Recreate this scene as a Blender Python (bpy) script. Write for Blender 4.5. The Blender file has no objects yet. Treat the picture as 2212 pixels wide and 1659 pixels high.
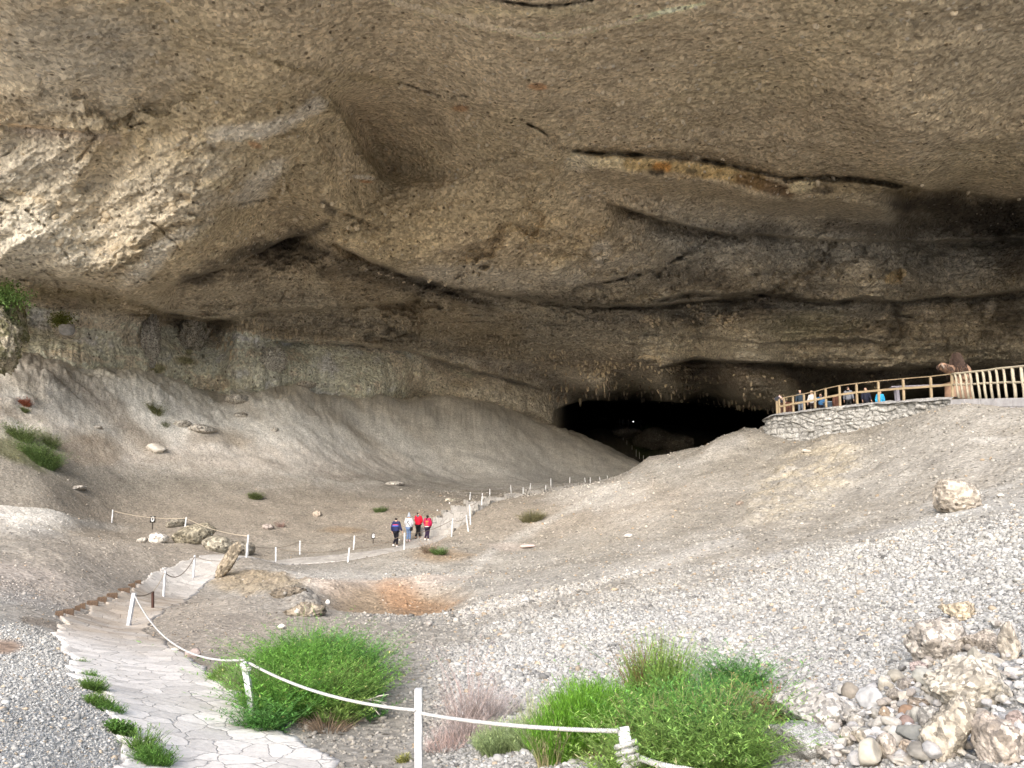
import bpy, bmesh, math, random
import numpy as np
import warnings; warnings.filterwarnings('ignore')
from mathutils import Vector, Matrix, Quaternion
R = math.radians
random.seed(7)
rng = np.random.default_rng(11)
col = bpy.context.scene.collection
sc = bpy.context.scene
# ---------------------------------------------------------------- camera geometry (photo measured on a 2212 x 1659 copy)
PITCH = R(10.3); F = 1609.0; CT, ST = math.cos(PITCH), math.sin(PITCH)
def P(u, v, d):
    """point at forward distance d that the photo shows at (u, v)"""
    a = (u-1106)/F; b = (829.5-v)/F
    y = CT-ST*b; z = ST+CT*b
    return Vector((a/y*d, d, z/y*d))
def proj(x, y, z):
    """numpy: world -> photo coordinates"""
    f = CT*y+ST*z; up = -ST*y+CT*z
    f = np.where(f > 0.05, f, 0.05)
    return 1106+F*x/f, 829.5-F*up/f
# ---------------------------------------------------------------- noise
_pt = rng.random(65536).astype(np.float32)*2-1
def vnoise(x, y, z, seed=0):
    x = np.asarray(x, np.float32); y = np.asarray(y, np.float32); z = np.asarray(z, np.float32)
    xi = np.floor(x); yi = np.floor(y); zi = np.floor(z)
    fx = (x-xi).astype(np.float32); fy = (y-yi).astype(np.float32); fz = (z-zi).astype(np.float32)
    fx = fx*fx*(3-2*fx); fy = fy*fy*(3-2*fy); fz = fz*fz*(3-2*fz)
    xi = xi.astype(np.int32)*73856093; yi = yi.astype(np.int32)*19349663; zi = zi.astype(np.int32)*83492791
    sd_ = np.int32((seed*2654435) & 0x7fffffff)
    X0, Y0, Z0 = xi, yi, zi; X1 = xi+np.int32(73856093); Y1 = yi+np.int32(19349663); Z1 = zi+np.int32(83492791)
    def h(a, bc):
        n = a ^ bc
        n = (n ^ (n >> 13))*np.int32(1274126177)
        return _pt[(n ^ (n >> 16)) & 65535]
    def lx(b, c):
        bc = b ^ c; p = h(X0, bc); return p+(h(X1, bc)-p)*fx
    def ly(c):
        p = lx(Y0, c); return p+(lx(Y1, c)-p)*fy
    Z0 = Z0 ^ sd_; Z1 = Z1 ^ sd_
    p = ly(Z0)
    return p+(ly(Z1)-p)*fz
def fbm(x, y, z, octs=4, gain=0.5, seed=0, ridged=False):
    s = 0; a = 1.0; t = 0
    for k in range(octs):
        n = vnoise(x+17.3*k, y-9.1*k, z+5.7*k, seed+k)
        if ridged: n = 1-2*np.abs(n)
        s = s+n*a; t += a; a *= gain
        x = x*2.03; y = y*2.03; z = z*2.03
    return s/t
def sstep(a, b, x):
    t = np.clip((x-a)/(b-a), 0, 1); return t*t*(3-2*t)
# ---------------------------------------------------------------- thin plate interpolation
class TPS:
    def __init__(s, pts, vals, lam=1e-3):
        s.p = np.array(pts, float); n = len(s.p); v = np.array(vals, float)
        K = s.k(s.p, s.p)+lam*np.eye(n); Q = np.c_[np.ones(n), s.p]
        A = np.zeros((n+3, n+3)); A[:n, :n] = K; A[:n, n:] = Q; A[n:, :n] = Q.T
        s.w = np.linalg.solve(A, np.r_[v, 0, 0, 0])
    def k(s, a, b):
        d = (a[:, None, 0]-b[None, :, 0])**2+(a[:, None, 1]-b[None, :, 1])**2
        return d*np.log(d+1e-12)*0.5
    def __call__(s, x, y):
        sh = np.shape(x); x = np.ravel(x); y = np.ravel(y); o = np.empty(len(x)); n = len(s.p)
        for i in range(0, len(x), 40000):
            q = np.c_[x[i:i+40000], y[i:i+40000]]
            o[i:i+40000] = s.k(q, s.p)@s.w[:n]+s.w[n]+q@s.w[n+1:]
        return o.reshape(sh)
# ---------------------------------------------------------------- object helpers
def tag(o, label=None, cat=None, group=None, kind=None):
    if label: o['label'] = label
    if cat: o['category'] = cat
    if group: o['group'] = group
    if kind: o['kind'] = kind
    return o
def empty(name, loc=(0, 0, 0), rz=0, **k):
    o = bpy.data.objects.new(name, None); col.objects.link(o); o.location = loc; o.rotation_euler = (0, 0, rz)
    o.empty_display_size = 0.2; o['kind'] = 'thing'
    return tag(o, **k)
def mesh_np(name, co, faces, mat, parent=None, smooth=True, colr=None, loc=None, **k):
    """co (n,3) array, faces (m,3|4) array or list"""
    me = bpy.data.meshes.new(name)
    co = np.asarray(co, np.float32)
    if isinstance(faces, np.ndarray):
        m, w = faces.shape
        me.vertices.add(len(co)); me.vertices.foreach_set('co', co.ravel())
        me.loops.add(m*w); me.loops.foreach_set('vertex_index', faces.astype(np.int32).ravel())
        me.polygons.add(m); me.polygons.foreach_set('loop_start', np.arange(0, m*w, w, dtype=np.int32))
        me.update(calc_edges=True)
    else:
        me.from_pydata(co.tolist(), [], faces)
    if smooth: me.polygons.foreach_set('use_smooth', [True]*len(me.polygons))
    if colr is not None:
        at = me.color_attributes.new('Col', 'FLOAT_COLOR', 'POINT')
        c = np.ones((len(co), 4), np.float32); c[:, :3] = colr; at.data.foreach_set('color', c.ravel())
    me.materials.append(mat); me.validate()
    o = bpy.data.objects.new(name, me); col.objects.link(o)
    if parent: o.parent = parent
    if loc is not None: o.location = loc
    return tag(o, **k)
class MB:
    """collects primitive shapes, builds ONE mesh object"""
    def __init__(s): s.v = []; s.f = []; s.c = []
    def add(s, v, f, c=None):
        n = len(s.v); s.v += [tuple(p) for p in v]; s.f += [tuple(i+n for i in q) for q in f]
        s.c += [c if c else (1, 1, 1)]*len(v); return s
    def box(s, c, size, rot=None, jit=0):
        hx, hy, hz = [k/2 for k in size]; M = rot or Matrix.Identity(3); c = Vector(c)
        v = [c+M@Vector((sx*hx+random.uniform(-jit, jit), sy*hy+random.uniform(-jit, jit), sz*hz+random.uniform(-jit, jit))) for sx in (-1, 1) for sy in (-1, 1) for sz in (-1, 1)]
        return s.add(v, [(0, 1, 3, 2), (4, 6, 7, 5), (0, 4, 5, 1), (2, 3, 7, 6), (0, 2, 6, 4), (1, 5, 7, 3)])
    def bar(s, p, q, w, h=None, up=(0, 0, 1)):
        p = Vector(p); q = Vector(q); d = q-p; h = h or w
        x = d.normalized(); y = Vector(up).cross(x)
        if y.length < 1e-4: y = Vector((0, 1, 0)).cross(x)
        y.normalize(); z = x.cross(y)
        M = Matrix((x, y, z)).transposed()
        return s.box((p+q)/2, (d.length, w, h), M)
    def tube(s, pts, r, n=8, cap=True, c=None):
        pts = [Vector(p) for p in pts]; rs = r if isinstance(r, (list, tuple)) else [r]*len(pts)
        v = []; f = []; prev = None
        for i, p in enumerate(pts):
            t = (pts[min(i+1, len(pts)-1)]-pts[max(i-1, 0)])
            t = t.normalized() if t.length > 1e-9 else Vector((0, 0, 1))
            if prev is None:
                a = t.cross(Vector((0, 0, 1)));
                if a.length < 1e-3: a = t.cross(Vector((1, 0, 0)))
                a.normalize()
            else:
                a = prev-t*prev.dot(t); a.normalize()
            prev = a; b = t.cross(a)
            for k in range(n):
                w = 2*math.pi*k/n; v.append(p+(a*math.cos(w)+b*math.sin(w))*rs[i])
            if i:
                for k in range(n):
                    f.append(((i-1)*n+k, (i-1)*n+(k+1) % n, i*n+(k+1) % n, i*n+k))
        if cap:
            f.append(tuple(range(n-1, -1, -1))); f.append(tuple((len(pts)-1)*n+k for k in range(n)))
        return s.add(v, f, c)
    def build(s, name, mat, parent=None, smooth=False, colr=False, bevel=0, **k):
        me = bpy.data.meshes.new(name); me.from_pydata(s.v, [], s.f); me.materials.append(mat)
        if colr:
            at = me.color_attributes.new('Col', 'FLOAT_COLOR', 'POINT')
            c = np.ones((len(s.v), 4), np.float32); c[:, :3] = np.array(s.c)[:, :3]; at.data.foreach_set('color', c.ravel())
        if bevel:
            bm = bmesh.new(); bm.from_mesh(me); bmesh.ops.bevel(bm, geom=bm.edges[:], offset=bevel, segments=1, affect='EDGES', clamp_overlap=True); bm.to_mesh(me); bm.free()
        if smooth: me.polygons.foreach_set('use_smooth', [True]*len(me.polygons))
        me.validate(); o = bpy.data.objects.new(name, me); col.objects.link(o)
        if parent: o.parent = parent
        return tag(o, **k)
# ---------------------------------------------------------------- materials
def newmat(name):
    m = bpy.data.materials.new(name); m.use_nodes = True; nt = m.node_tree
    b = nt.nodes['Principled BSDF']; b.inputs['Specular IOR Level'].default_value = 0.25; b.inputs['Roughness'].default_value = 0.9
    return m, nt, b
def N(nt, typ, **kw):
    n = nt.nodes.new(typ)
    for k, v in kw.items():
        if k in n.inputs: n.inputs[k].default_value = v
        else: setattr(n, k, v)
    return n
def mixrgb(nt, a, b, fac, mode='MIX'):
    n = nt.nodes.new('ShaderNodeMix'); n.data_type = 'RGBA'; n.blend_type = mode; n.clamp_factor = True
    for sock, val in ((n.inputs[0], fac), (n.inputs[6], a), (n.inputs[7], b)):
        if hasattr(val, 'links'): nt.links.new(val, sock)
        elif isinstance(val, (int, float)): sock.default_value = val if sock.type == 'VALUE' else (val, val, val, 1)
        else: sock.default_value = (*val, 1)
    return n.outputs[2]
def ramp(nt, src, stops):
    n = nt.nodes.new('ShaderNodeValToRGB'); nt.links.new(src, n.inputs[0]); e = n.color_ramp.elements
    while len(e) < len(stops): e.new(0.5)
    for k, (p, c) in enumerate(stops):
        e[k].position = p; e[k].color = (c, c, c, 1) if isinstance(c, (int, float)) else (*c, 1)
    return n.outputs[0]
def noise(nt, vec, scale, detail=4, rough=0.55, dist=0):
    n = N(nt, 'ShaderNodeTexNoise', Scale=scale, Detail=detail, Roughness=rough, Distortion=dist); nt.links.new(vec, n.inputs['Vector']); return n.outputs[0]
def voro(nt, vec, scale, feature='F1', out=0, rand=1.0):
    n = nt.nodes.new('ShaderNodeTexVoronoi'); n.feature = feature; n.inputs['Scale'].default_value = scale
    n.inputs['Randomness'].default_value = rand; nt.links.new(vec, n.inputs['Vector']); return n.outputs[out]
def bump(nt, b, hs):
    prev = None
    for h, st, dist in hs:
        n = N(nt, 'ShaderNodeBump', Strength=st, Distance=dist); nt.links.new(h, n.inputs['Height'])
        if prev: nt.links.new(prev, n.inputs['Normal'])
        prev = n.outputs[0]
    nt.links.new(prev, b.inputs['Normal'])
def simple(name, c, rough=0.8, var=0.15, scale=12, bmp=0.2, bdist=0.01, spec=0.25, attr=False):
    m, nt, b = newmat(name); tc = N(nt, 'ShaderNodeTexCoord').outputs['Object']
    n = noise(nt, tc, scale, 5); f = ramp(nt, n, [(0.3, 1-var), (0.7, 1+var)])
    base = c
    if attr: base = N(nt, 'ShaderNodeAttribute', attribute_name='Col').outputs[0]
    nt.links.new(mixrgb(nt, base, f, 1.0, 'MULTIPLY'), b.inputs['Base Color'])
    b.inputs['Roughness'].default_value = rough; b.inputs['Specular IOR Level'].default_value = spec
    if bmp: bump(nt, b, [(noise(nt, tc, scale*3, 4), bmp, bdist)])
    return m
def rockmat(name, fine, speck=0.5, grain=1.0, bumpk=1.0, white=0.15, dark=0.2, c=None, gloss=0.0, space='Object', coarse=None):
    """colour from the Col attribute, broken up by pebble grain (fine = grains per metre)"""
    m, nt, b = newmat(name); tc = N(nt, 'ShaderNodeTexCoord').outputs[space]
    base = N(nt, 'ShaderNodeAttribute', attribute_name='Col').outputs[0] if c is None else c
    vc = voro(nt, tc, fine, 'F1', 1); sep = N(nt, 'ShaderNodeSeparateColor'); nt.links.new(vc, sep.inputs[0])
    g = ramp(nt, sep.outputs[0], [(0.0, 1-speck), (0.5, 1.0), (1.0, 1+speck)])
    c1 = mixrgb(nt, base, g, grain, 'MULTIPLY')
    n2 = noise(nt, tc, fine*0.33, 6, 0.7)
    c2 = mixrgb(nt, c1, ramp(nt, n2, [(0.25, 0.62), (0.5, 1.0), (0.75, 1.38)]), 0.8, 'MULTIPLY')
    n3 = noise(nt, tc, fine*0.045, 4, 0.6)
    c2 = mixrgb(nt, c2, ramp(nt, n3, [(0.3, 0.82), (0.5, 1.0), (0.7, 1.16)]), 0.8, 'MULTIPLY')
    vd = voro(nt, tc, fine*0.45, 'F1', 0); vcol = voro(nt, tc, fine*0.45, 'F1', 1); s2 = N(nt, 'ShaderNodeSeparateColor'); nt.links.new(vcol, s2.inputs[0])
    near = ramp(nt, vd, [(0.2, 1.0), (0.34, 0.0)])
    isw = ramp(nt, s2.outputs[1], [(1-white, 0.0), (min(1, 1-white+0.02), 1.0)])
    mw = N(nt, 'ShaderNodeMath', operation='MULTIPLY'); nt.links.new(near, mw.inputs[0]); nt.links.new(isw, mw.inputs[1])
    pale = mixrgb(nt, base, (0.62, 0.58, 0.52), 0.6)
    c3 = mixrgb(nt, c2, pale, mw.outputs[0])
    isd = ramp(nt, s2.outputs[2], [(1-dark, 0.0), (min(1, 1-dark+0.02), 1.0)])
    md = N(nt, 'ShaderNodeMath', operation='MULTIPLY'); nt.links.new(near, md.inputs[0]); nt.links.new(isd, md.inputs[1])
    dk = mixrgb(nt, base, (0.3, 0.28, 0.26), 1.0, 'MULTIPLY')
    c4 = mixrgb(nt, c3, dk, md.outputs[0])
    nt.links.new(c4, b.inputs['Base Color'])
    hs = [(n2, 0.5*bumpk, 1.2/fine), (vd, -0.6*bumpk if False else 0.6*bumpk, 0.8/fine)]
    bump(nt, b, [(noise(nt, tc, coarse or fine*0.12, 5, 0.65), 0.45*bumpk, 3/(fine)), (n2, 0.6*bumpk, 1.2/fine), (ramp(nt, vd, [(0.0, 1.0), (0.6, 0.0)]), 0.5*bumpk, 0.7/fine)])
    return m
# ================================================================ terrain
GP = [  # (u, v, d) places where the photo shows the ground, d metres ahead
 (1000,1659,8.0),(500,1659,8.0),(300,1659,7.4),(0,1659,6.0),(1200,1659,7.0),(1700,1659,5.6),(2212,1659,4.6),
 (100,1500,8.5),(0,1400,12),(300,1480,11.0),(700,1450,13.2),(450,1420,14.5),(904,1560,10.2),(1300,1500,10.5),(1700,1500,9.0),(2212,1400,8.0),(1950,1450,8.6),
 (130,1330,17),(277,1353,19),(353,1290,26),(417,1250,29.5),(532,1203,33),(150,1200,24),(0,1240,20),(300,1190,30),(60,1150,31),
 (400,1320,20.5),(600,1290,23.5),(830,1335,21),(830,1270,27),(700,1240,31),(1000,1400,15.5),(1000,1330,21),(1100,1240,31),
 (596,1217,37),(648,1206,38.5),(763,1195,40),(874,1193,37.5),(857,1183,41),(930,1165,42),(751,1218,37),
 (960,1150,42.5),(1000,1106,46),(1060,1085,51),(1200,1060,59),(1310,1040,66),
 (242,1135,44),(402,1142,44),(400,1085,50),(700,1110,50),(500,1000,58),(500,900,66),(600,840,73),(300,800,66),(30,762,56),(100,900,51),(250,950,55),(100,1050,42),(0,1100,38),(0,850,50),
 (800,850,82),(1000,850,92),(800,960,73),(1150,900,100),(1300,960,112),(1370,1015,122),(1200,1020,84),(1000,1000,77),(900,1060,57),(1100,1035,71),
 (1200,1150,39),(1250,1062,47),(1370,1020,49),(1400,993,49),(1480,986,50),(1570,946,48),(1650,940,46),(1400,1060,42),(1300,1120,38),
 (1700,968,43),(1800,942,41.5),(1950,905,38.5),(2060,878,36.5),(2212,892,31.5),(1640,965,44.5),
 (1725,963,43.6),(1860,932,41.6),(1960,908,39.2),(2085,1090,22),(2212,1100,19.5),(1600,1100,32),(1800,1010,37),(2000,960,32),(2212,980,26),(1400,1200,26),(1700,1250,18),(1900,1180,19.5),(2000,1300,12.3),(2212,1220,13.2),(1400,1400,13),(1700,1380,13),(1200,1290,21),(1550,1300,17.5),
 (1385,1005,130),(1345,930,146),(1450,960,138),(1560,965,140),(1480,925,150)]
gx, gy, gz = [], [], []
for u, v, d in GP:
    p = P(u, v, d); gx.append(p.x); gy.append(p.y); gz.append(p.z)
for x, y, z in [(0,1,-1.72),(0,-3,-1.75),(3,3,-1.55),(-3,3,-1.75),(-6,1,-1.6),(6,1,-1.0),(0,-15,-1.9),(0,-60,-2.5),(-30,-30,-2),(30,-30,-1),(0,-200,0),
                (-30,5,1.0),(-60,20,8),(-60,50,12),(-90,90,14),(30,5,2.0),(35,20,3.6),(60,30,6),(60,60,7),(30,50,4.2),(23,54,3.6),(42,44,4.4),
                (14,62,2.5),(24,70,3.5),(20,85,4.5),(40,90,6),(60,110,10),(25,110,5.5),(45,150,15),(20,175,20),(90,140,20),(-20,140,13),(-50,110,14),(180,20,15),(-180,0,10),(150,-120,3),(-150,-120,3)]:
    gx.append(x); gy.append(y); gz.append(z)
for u, v, d in [(30,762,56),(300,800,66),(600,840,73),(800,850,82),(1000,850,92),(1150,900,100),(1300,960,112)]:
    p = P(u, v, d); k = 1.16; gx.append(p.x*k); gy.append(p.y*k); gz.append(p.z-.3)
def warp(x, y):
    # camera-free warp: squeezes far distances so that control points are evenly spread
    r = np.sqrt(x*x+y*y)+4.0; th = np.arctan2(x, y+4.0)
    return th*1.6, np.log(r)
gx, gy, gz = map(np.array, (gx, gy, gz))
_w = warp(gx, gy); _tps = TPS(np.c_[_w[0], _w[1]], gz, 2e-4)
# the stone wall: plan line of its foot and its top height
WALL = [(1645, 905, 47.0), (1700, 893, 45.5), (1800, 880, 43.3), (1950, 868, 39.8), (2060, 859, 37.2)]
WT = [P(*w) for w in WALL]
def seg_dist(px, py, pts):
    """distance, parameter along and side of a plan polyline"""
    best = np.full(np.shape(px), 1e9); t_at = np.zeros(np.shape(px)); side = np.zeros(np.shape(px)); acc = 0
    for (ax, ay), (bx, by) in zip(pts[:-1], pts[1:]):
        dx, dy = bx-ax, by-ay; L = math.hypot(dx, dy)
        t = np.clip(((px-ax)*dx+(py-ay)*dy)/(L*L), 0, 1)
        d = np.hypot(px-ax-t*dx, py-ay-t*dy); m = d < best
        best = np.where(m, d, best); t_at = np.where(m, acc+t*L, t_at)
        side = np.where(m, np.sign((px-ax)*dy-(py-ay)*dx), side); acc += L
    return best, t_at, side
def img_dist(u, v, pts):
    return seg_dist(u, v, pts)[0]
PATH_L = [(-0.02,1.2)]
# flagstone path centre line: (u, v, d, half width)
PATHP = [(590,1900,5.2,1.0),(535,1720,7.0,1.0),(452,1600,8.8,.98),(345,1500,11.0,.98),(278,1420,13.6,1.05),(214,1350,17,.80),(300,1290,21.5,.72),(375,1252,28,.8),(480,1222,33,.9),(620,1212,37.5,.85),(750,1204,39,.95),(860,1188,40,.95),(930,1165,42,.95),(972,1135,44,1.0),(1002,1106,46.5,.8),(1060,1083,51,.85),(1130,1070,55.5,.75),(1220,1055,60,.65),(1310,1040,66,.55),(1390,1020,76,.5)]
pth = [P(a, b, c) for a, b, c, _ in PATHP]
pth_xy = [(p.x, p.y) for p in pth]; pth_hw = [q[3] for q in PATHP]
_acc = [0]
for a, b in zip(pth_xy[:-1], pth_xy[1:]): _acc.append(_acc[-1]+math.hypot(b[0]-a[0], b[1]-a[1]))
def ground_smooth(x, y):
    a, b = warp(x, y); return _tps(a, b)
def ground(x, y):
    """terrain height without fine relief"""
    x = np.asarray(x, float); y = np.asarray(y, float)
    return platform(x, y, ground_smooth(x, y))
def platform(x, y, z):
    # platform behind the stone wall: level floor
    wl = [(p.x, p.y) for p in WT]+[(P(2212,855,33.0).x, 33.0), (34, 27)]
    d, t, s = seg_dist(x, y, wl)
    L = np.r_[0]
    top = np.interp(t, np.cumsum([0]+[math.hypot(wl[i+1][0]-wl[i][0], wl[i+1][1]-wl[i][1]) for i in range(len(wl)-1)]), [p.z-0.12 for p in WT]+[P(2212,855,33.0).z-0.25, 5.2])
    # inside = to the right of/behind the wall line
    ang = (s < 0)
    inside = ang & (d < 14) & (x > 15.5) & (y > 20)
    k = np.where(inside, sstep(0.15, 0.45, d)*(1-sstep(9, 14, d)), 0)
    k = k*sstep(15.6, 16.6, x)
    return z*(1-k)+top*k
def gat(x, y): return float(ground(np.array([x]), np.array([y]))[0])
def G(u, v, d0=None):
    """first place where the view ray of photo point (u, v) meets the ground"""
    ds = np.exp(np.linspace(math.log(3.0), math.log(200), 900))
    p1 = P(u, v, 1.0); x = p1.x*ds; z = p1.z*ds
    g = ground(x, ds); k = np.argmax(g >= z) if (g >= z).any() else -1
    if k > 0:
        a = (z[k-1]-g[k-1]); b = (g[k]-z[k]); t = a/(a+b+1e-9); d = ds[k-1]+(ds[k]-ds[k-1])*t
    else: d = d0 or ds[k]
    return Vector((p1.x*d, d, p1.z*d))
# ---- dense polar mesh
def nonuni(segs):
    out = []
    for a, b, n in segs: out += list(np.linspace(a, b, n, endpoint=False))
    return np.array(out+[segs[-1][1]])
TH = nonuni([(-180,-60,40),(-60,-37,60),(-37,37,1150),(37,60,60),(60,180,40)])*math.pi/180
RR = np.r_[np.exp(np.linspace(math.log(0.6), math.log(4.2), 30, endpoint=False)), np.exp(np.linspace(math.log(4.2), math.log(75), 640, endpoint=False)), np.exp(np.linspace(math.log(75), math.log(300), 120))]
T2, R2 = np.meshgrid(TH, RR)
X = R2*np.sin(T2); Y = R2*np.cos(T2)
# coarse evaluation then bilinear: the smooth part is evaluated on every vertex in blocks
def upsample(fn, Ax, Ay, k):
    # smooth field on every k-th row and column, filled in between
    n, m = Ax.shape; ri = np.unique(np.r_[np.arange(0, n, k), n-1]); ci = np.unique(np.r_[np.arange(0, m, k), m-1])
    f = fn(Ax[np.ix_(ri, ci)], Ay[np.ix_(ri, ci)])
    a = np.arange(n); i = np.clip(np.searchsorted(ri, a, 'right')-1, 0, len(ri)-2); ta = ((a-ri[i])/(ri[i+1]-ri[i]))[:, None]
    b = np.arange(m); j = np.clip(np.searchsorted(ci, b, 'right')-1, 0, len(ci)-2); tb = ((b-ci[j])/(ci[j+1]-ci[j]))[None, :]
    g = f[i]*(1-ta)+f[i+1]*ta
    return g[:, j]*(1-tb)+g[:, j+1]*tb
Z = upsample(ground_smooth, X, Y, 5); Z = platform(X, Y, Z)
X = X.astype(np.float32); Y = Y.astype(np.float32); Z = Z.astype(np.float32)
pd, pt, _s = seg_dist(X, Y, pth_xy)
phw = np.interp(pt, _acc, pth_hw)
edge = fbm(X*1.3, Y*1.3, Z*0, 3, seed=3)*0.22
on_path = 1-sstep(-0.06, 0.06, pd-phw-edge)
U, V = proj(X, Y, Z)
front = (Y > 2)
NF = fbm(X*0.55, Y*0.55, Z*0.5, 5, 0.6, seed=40)
def m_img(pts, w, soft, nz=0.0, sc_=0.02):
    d = img_dist(U, V, pts)
    if nz: d = d+nz*NF
    return np.where(front, 1-sstep(w-soft, w+soft, d), 0)
def ell(u, v, a, b, rot=0, soft=0.35, nz=0.25, seed=50):
    c, s_ = math.cos(rot), math.sin(rot); du = U-u; dv = V-v
    e = np.sqrt(((du*c+dv*s_)/a)**2+((-du*s_+dv*c)/b)**2)
    e = e+nz*NF*(1.5 if seed % 2 else -1.5)
    return np.where(front, 1-sstep(1-soft, 1+soft, e), 0)
# relief
flat = (1-0.93*on_path)*np.where(Y < 46, .12+.88*sstep(0.0, 1.8, pd-phw), 1)
rel = fbm(X*0.18, Y*0.18, Z*0, 3, seed=5)*0.22*np.clip(R2/18, 0.25, 1.6)
rel += fbm(X*1.1, Y*1.1, Z*0, 4, seed=6)*0.045*np.clip(R2/14, 0.4, 2.0)
rel += fbm(X*5, Y*5, Z*0, 3, 0.6, seed=7)*0.022
# outcrops
oc = ell(560,1262,95,30,0.1,0.25,0.3,51); rel += oc*0.12+oc*fbm(X*2.2, Y*2.2, Z*0, 4, 0.6, seed=9)*0.25
oc2 = ell(655,1302,42,24,0.3,0.35,0.3,52); rel += oc2*0.12+oc2*fbm(X*3, Y*3, Z*0, 4, 0.6, seed=9)*0.2
oc3 = ell(1745,1035,130,62,-0.5,0.3,0.35,53); rel += oc3*(0.35+0.25*fbm(X*1.5, Y*1.5, Z*0, 4, 0.65, seed=10))
oc4 = ell(1585,960,60,22,-0.4,0.4,0.3,54); rel += oc4*0.3
n_c = fbm(X*.25, Y*.25, Z*.3, 3, seed=192)
pit = ell(840,1288,140,36,0,0.4,0.2,55); rel -= pit*.55; bank = ell(820,1258,150,12,-.03,.5,.35,155); rel += bank*.25*(.6+n_c)
md = ell(50,1130,110,19,0.10,0.5,0.1,56); rel += md*.42
n_c = fbm(X*.25, Y*.25, Z*.3, 3, seed=192)
# talus runnels on the left slope, running down-slope
tal = np.where((X < 30), sstep(2.2, 6.5, Z), 0)*np.where(Y > 30, 1, 0)
tal = tal*(1-sstep(5, 14, X-0.35*(Y-60)))
rel += tal*fbm((X*.8-Y*.6)*0.10, (Y*.8+X*.6)*0.35, Z*0.15, 5, 0.6, seed=12)*0.35
rel += tal*sstep(8, 12, Z)*fbm((X*0.8+Y*0.6)*0.6, (Y*0.8-X*0.6)*0.2, Z*0.3, 5, 0.65, seed=13)*.8
crust = tal*sstep(775, 805, V)*(1-sstep(860, 925, V))*(1-sstep(700, 1000, U))*np.clip(.4+1.5*n_c, 0, 1)
rel += crust*fbm((U*.80+V*.60)*.012, (-U*.60+V*.80)*.05, U*0+8, 5, .62, seed=191, ridged=True)*.75
rsl = np.where((X > 4) & (Y > 12) & (Y < 60), 1, 0)*sstep(-0.5, 1.5, Z)
rel += rsl*fbm((X*0.7+Y*0.7)*0.25, (Y*0.7-X*0.7)*0.9, Z*0.2, 5, 0.6, seed=14)*0.16
Zr = Z+rel*flat-on_path*0.05
Zr += np.where(on_path > 0.5, 0, 0)
# ---------------------------------------------------------------- ground colours (dry linear albedo)
def c3(r, g, b): return np.array([r, g, b], float)
SOIL = c3(.31,.275,.235); GREY = c3(.35,.34,.325); PALE = c3(.45,.435,.415); WHITE = c3(.40,.395,.385); OCH = c3(.34,.25,.16); ORG = c3(.36,.21,.12); DARK = c3(.19,.16,.13); PINK = c3(.42,.37,.335)
C = np.ones(X.shape+(3,))*c3(.285,.265,.235)
def lay(mask, colr, k=1.0):
    global C
    m = (mask*k)[..., None]; C = C*(1-m)+colr*m
n1 = fbm(X*0.12, Y*0.12, Z*0.1, 5, 0.6, seed=20); n2 = fbm(X*0.6, Y*0.6, Z*0.3, 5, 0.6, seed=21); n3 = fbm(X*2.5, Y*2.5, Z, 4, 0.6, seed=22)
lay(sstep(-0.1, 0.35, n1+0.3*n2), GREY, 0.5)
# brown flat between the posts and around the people
lay(ell(650,1120,620,62,0,0.5,0.3,57), SOIL, 0.85); lay(ell(260,1215,300,52,-0.02,0.5,0.3,58), SOIL*1.15, 0.8); lay(ell(60,1260,140,40,0.2,.5,.3,66), PINK*1.0, .7)
lay(ell(450,1360,330,75,0.15,0.5,0.3,59), SOIL*0.95, 0.9); lay(ell(1250,1100,280,42,-0.12,0.5,0.3,60), SOIL*1.1, 0.7)
# pale talus fans
lay(tal*sstep(-0.6, 0.1, n1+0.35*n2), c3(.74,.70,.655), 0.92)
lay(ell(420,900,330,85,0.25,0.55,0.35,61), c3(.76,.745,.73), 0.85); lay(ell(760,930,330,55,0.3,0.5,0.35,62), c3(.70,.68,.66), 0.8); lay(ell(560,990,330,38,0.05,0.6,0.4,162), PINK*1.15, 0.5)
sdir = fbm((U*.80+V*.60)*.006, (-U*.60+V*.80)*.035, U*0+3, 5, .62, seed=190)
lay(tal*sstep(.05, .4, sdir), c3(.60,.59,.58), .6); lay(tal*sstep(.05, .45, -sdir), c3(.46,.42,.375), .5)
lay(tal*sstep(.1, .4, n2)*sstep(770, 860, V)*(1-sstep(900, 960, V)), c3(.62,.61,.60), .5)
lay(m_img([(60,770),(150,830),(240,890),(330,960)], 24, 22, 25), DARK*1.25, 0.7); lay(m_img([(0,880),(90,900),(200,955)], 8, 9, 14), DARK*1.5, .5); lay(m_img([(400,800),(470,850),(560,900)], 10, 12, 20), DARK*1.5, .45); lay(m_img([(600,850),(700,900),(820,960)], 8, 10, 20), DARK*1.6, .4)
lay(ell(200,970,70,34,0.1,.3,.2,63), DARK*2.0, 0.7); lay(ell(480,945,60,18,0,.4,.4,64), DARK*2.0, 0.6)
lay(m_img([(1000,860),(1130,920),(1290,985),(1390,1040)], 14, 12, 10), PALE*0.8, 0.5)
lay(ell(1080,960,300,60,.45,.5,.3,164), c3(.58,.56,.54), .75)
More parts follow.
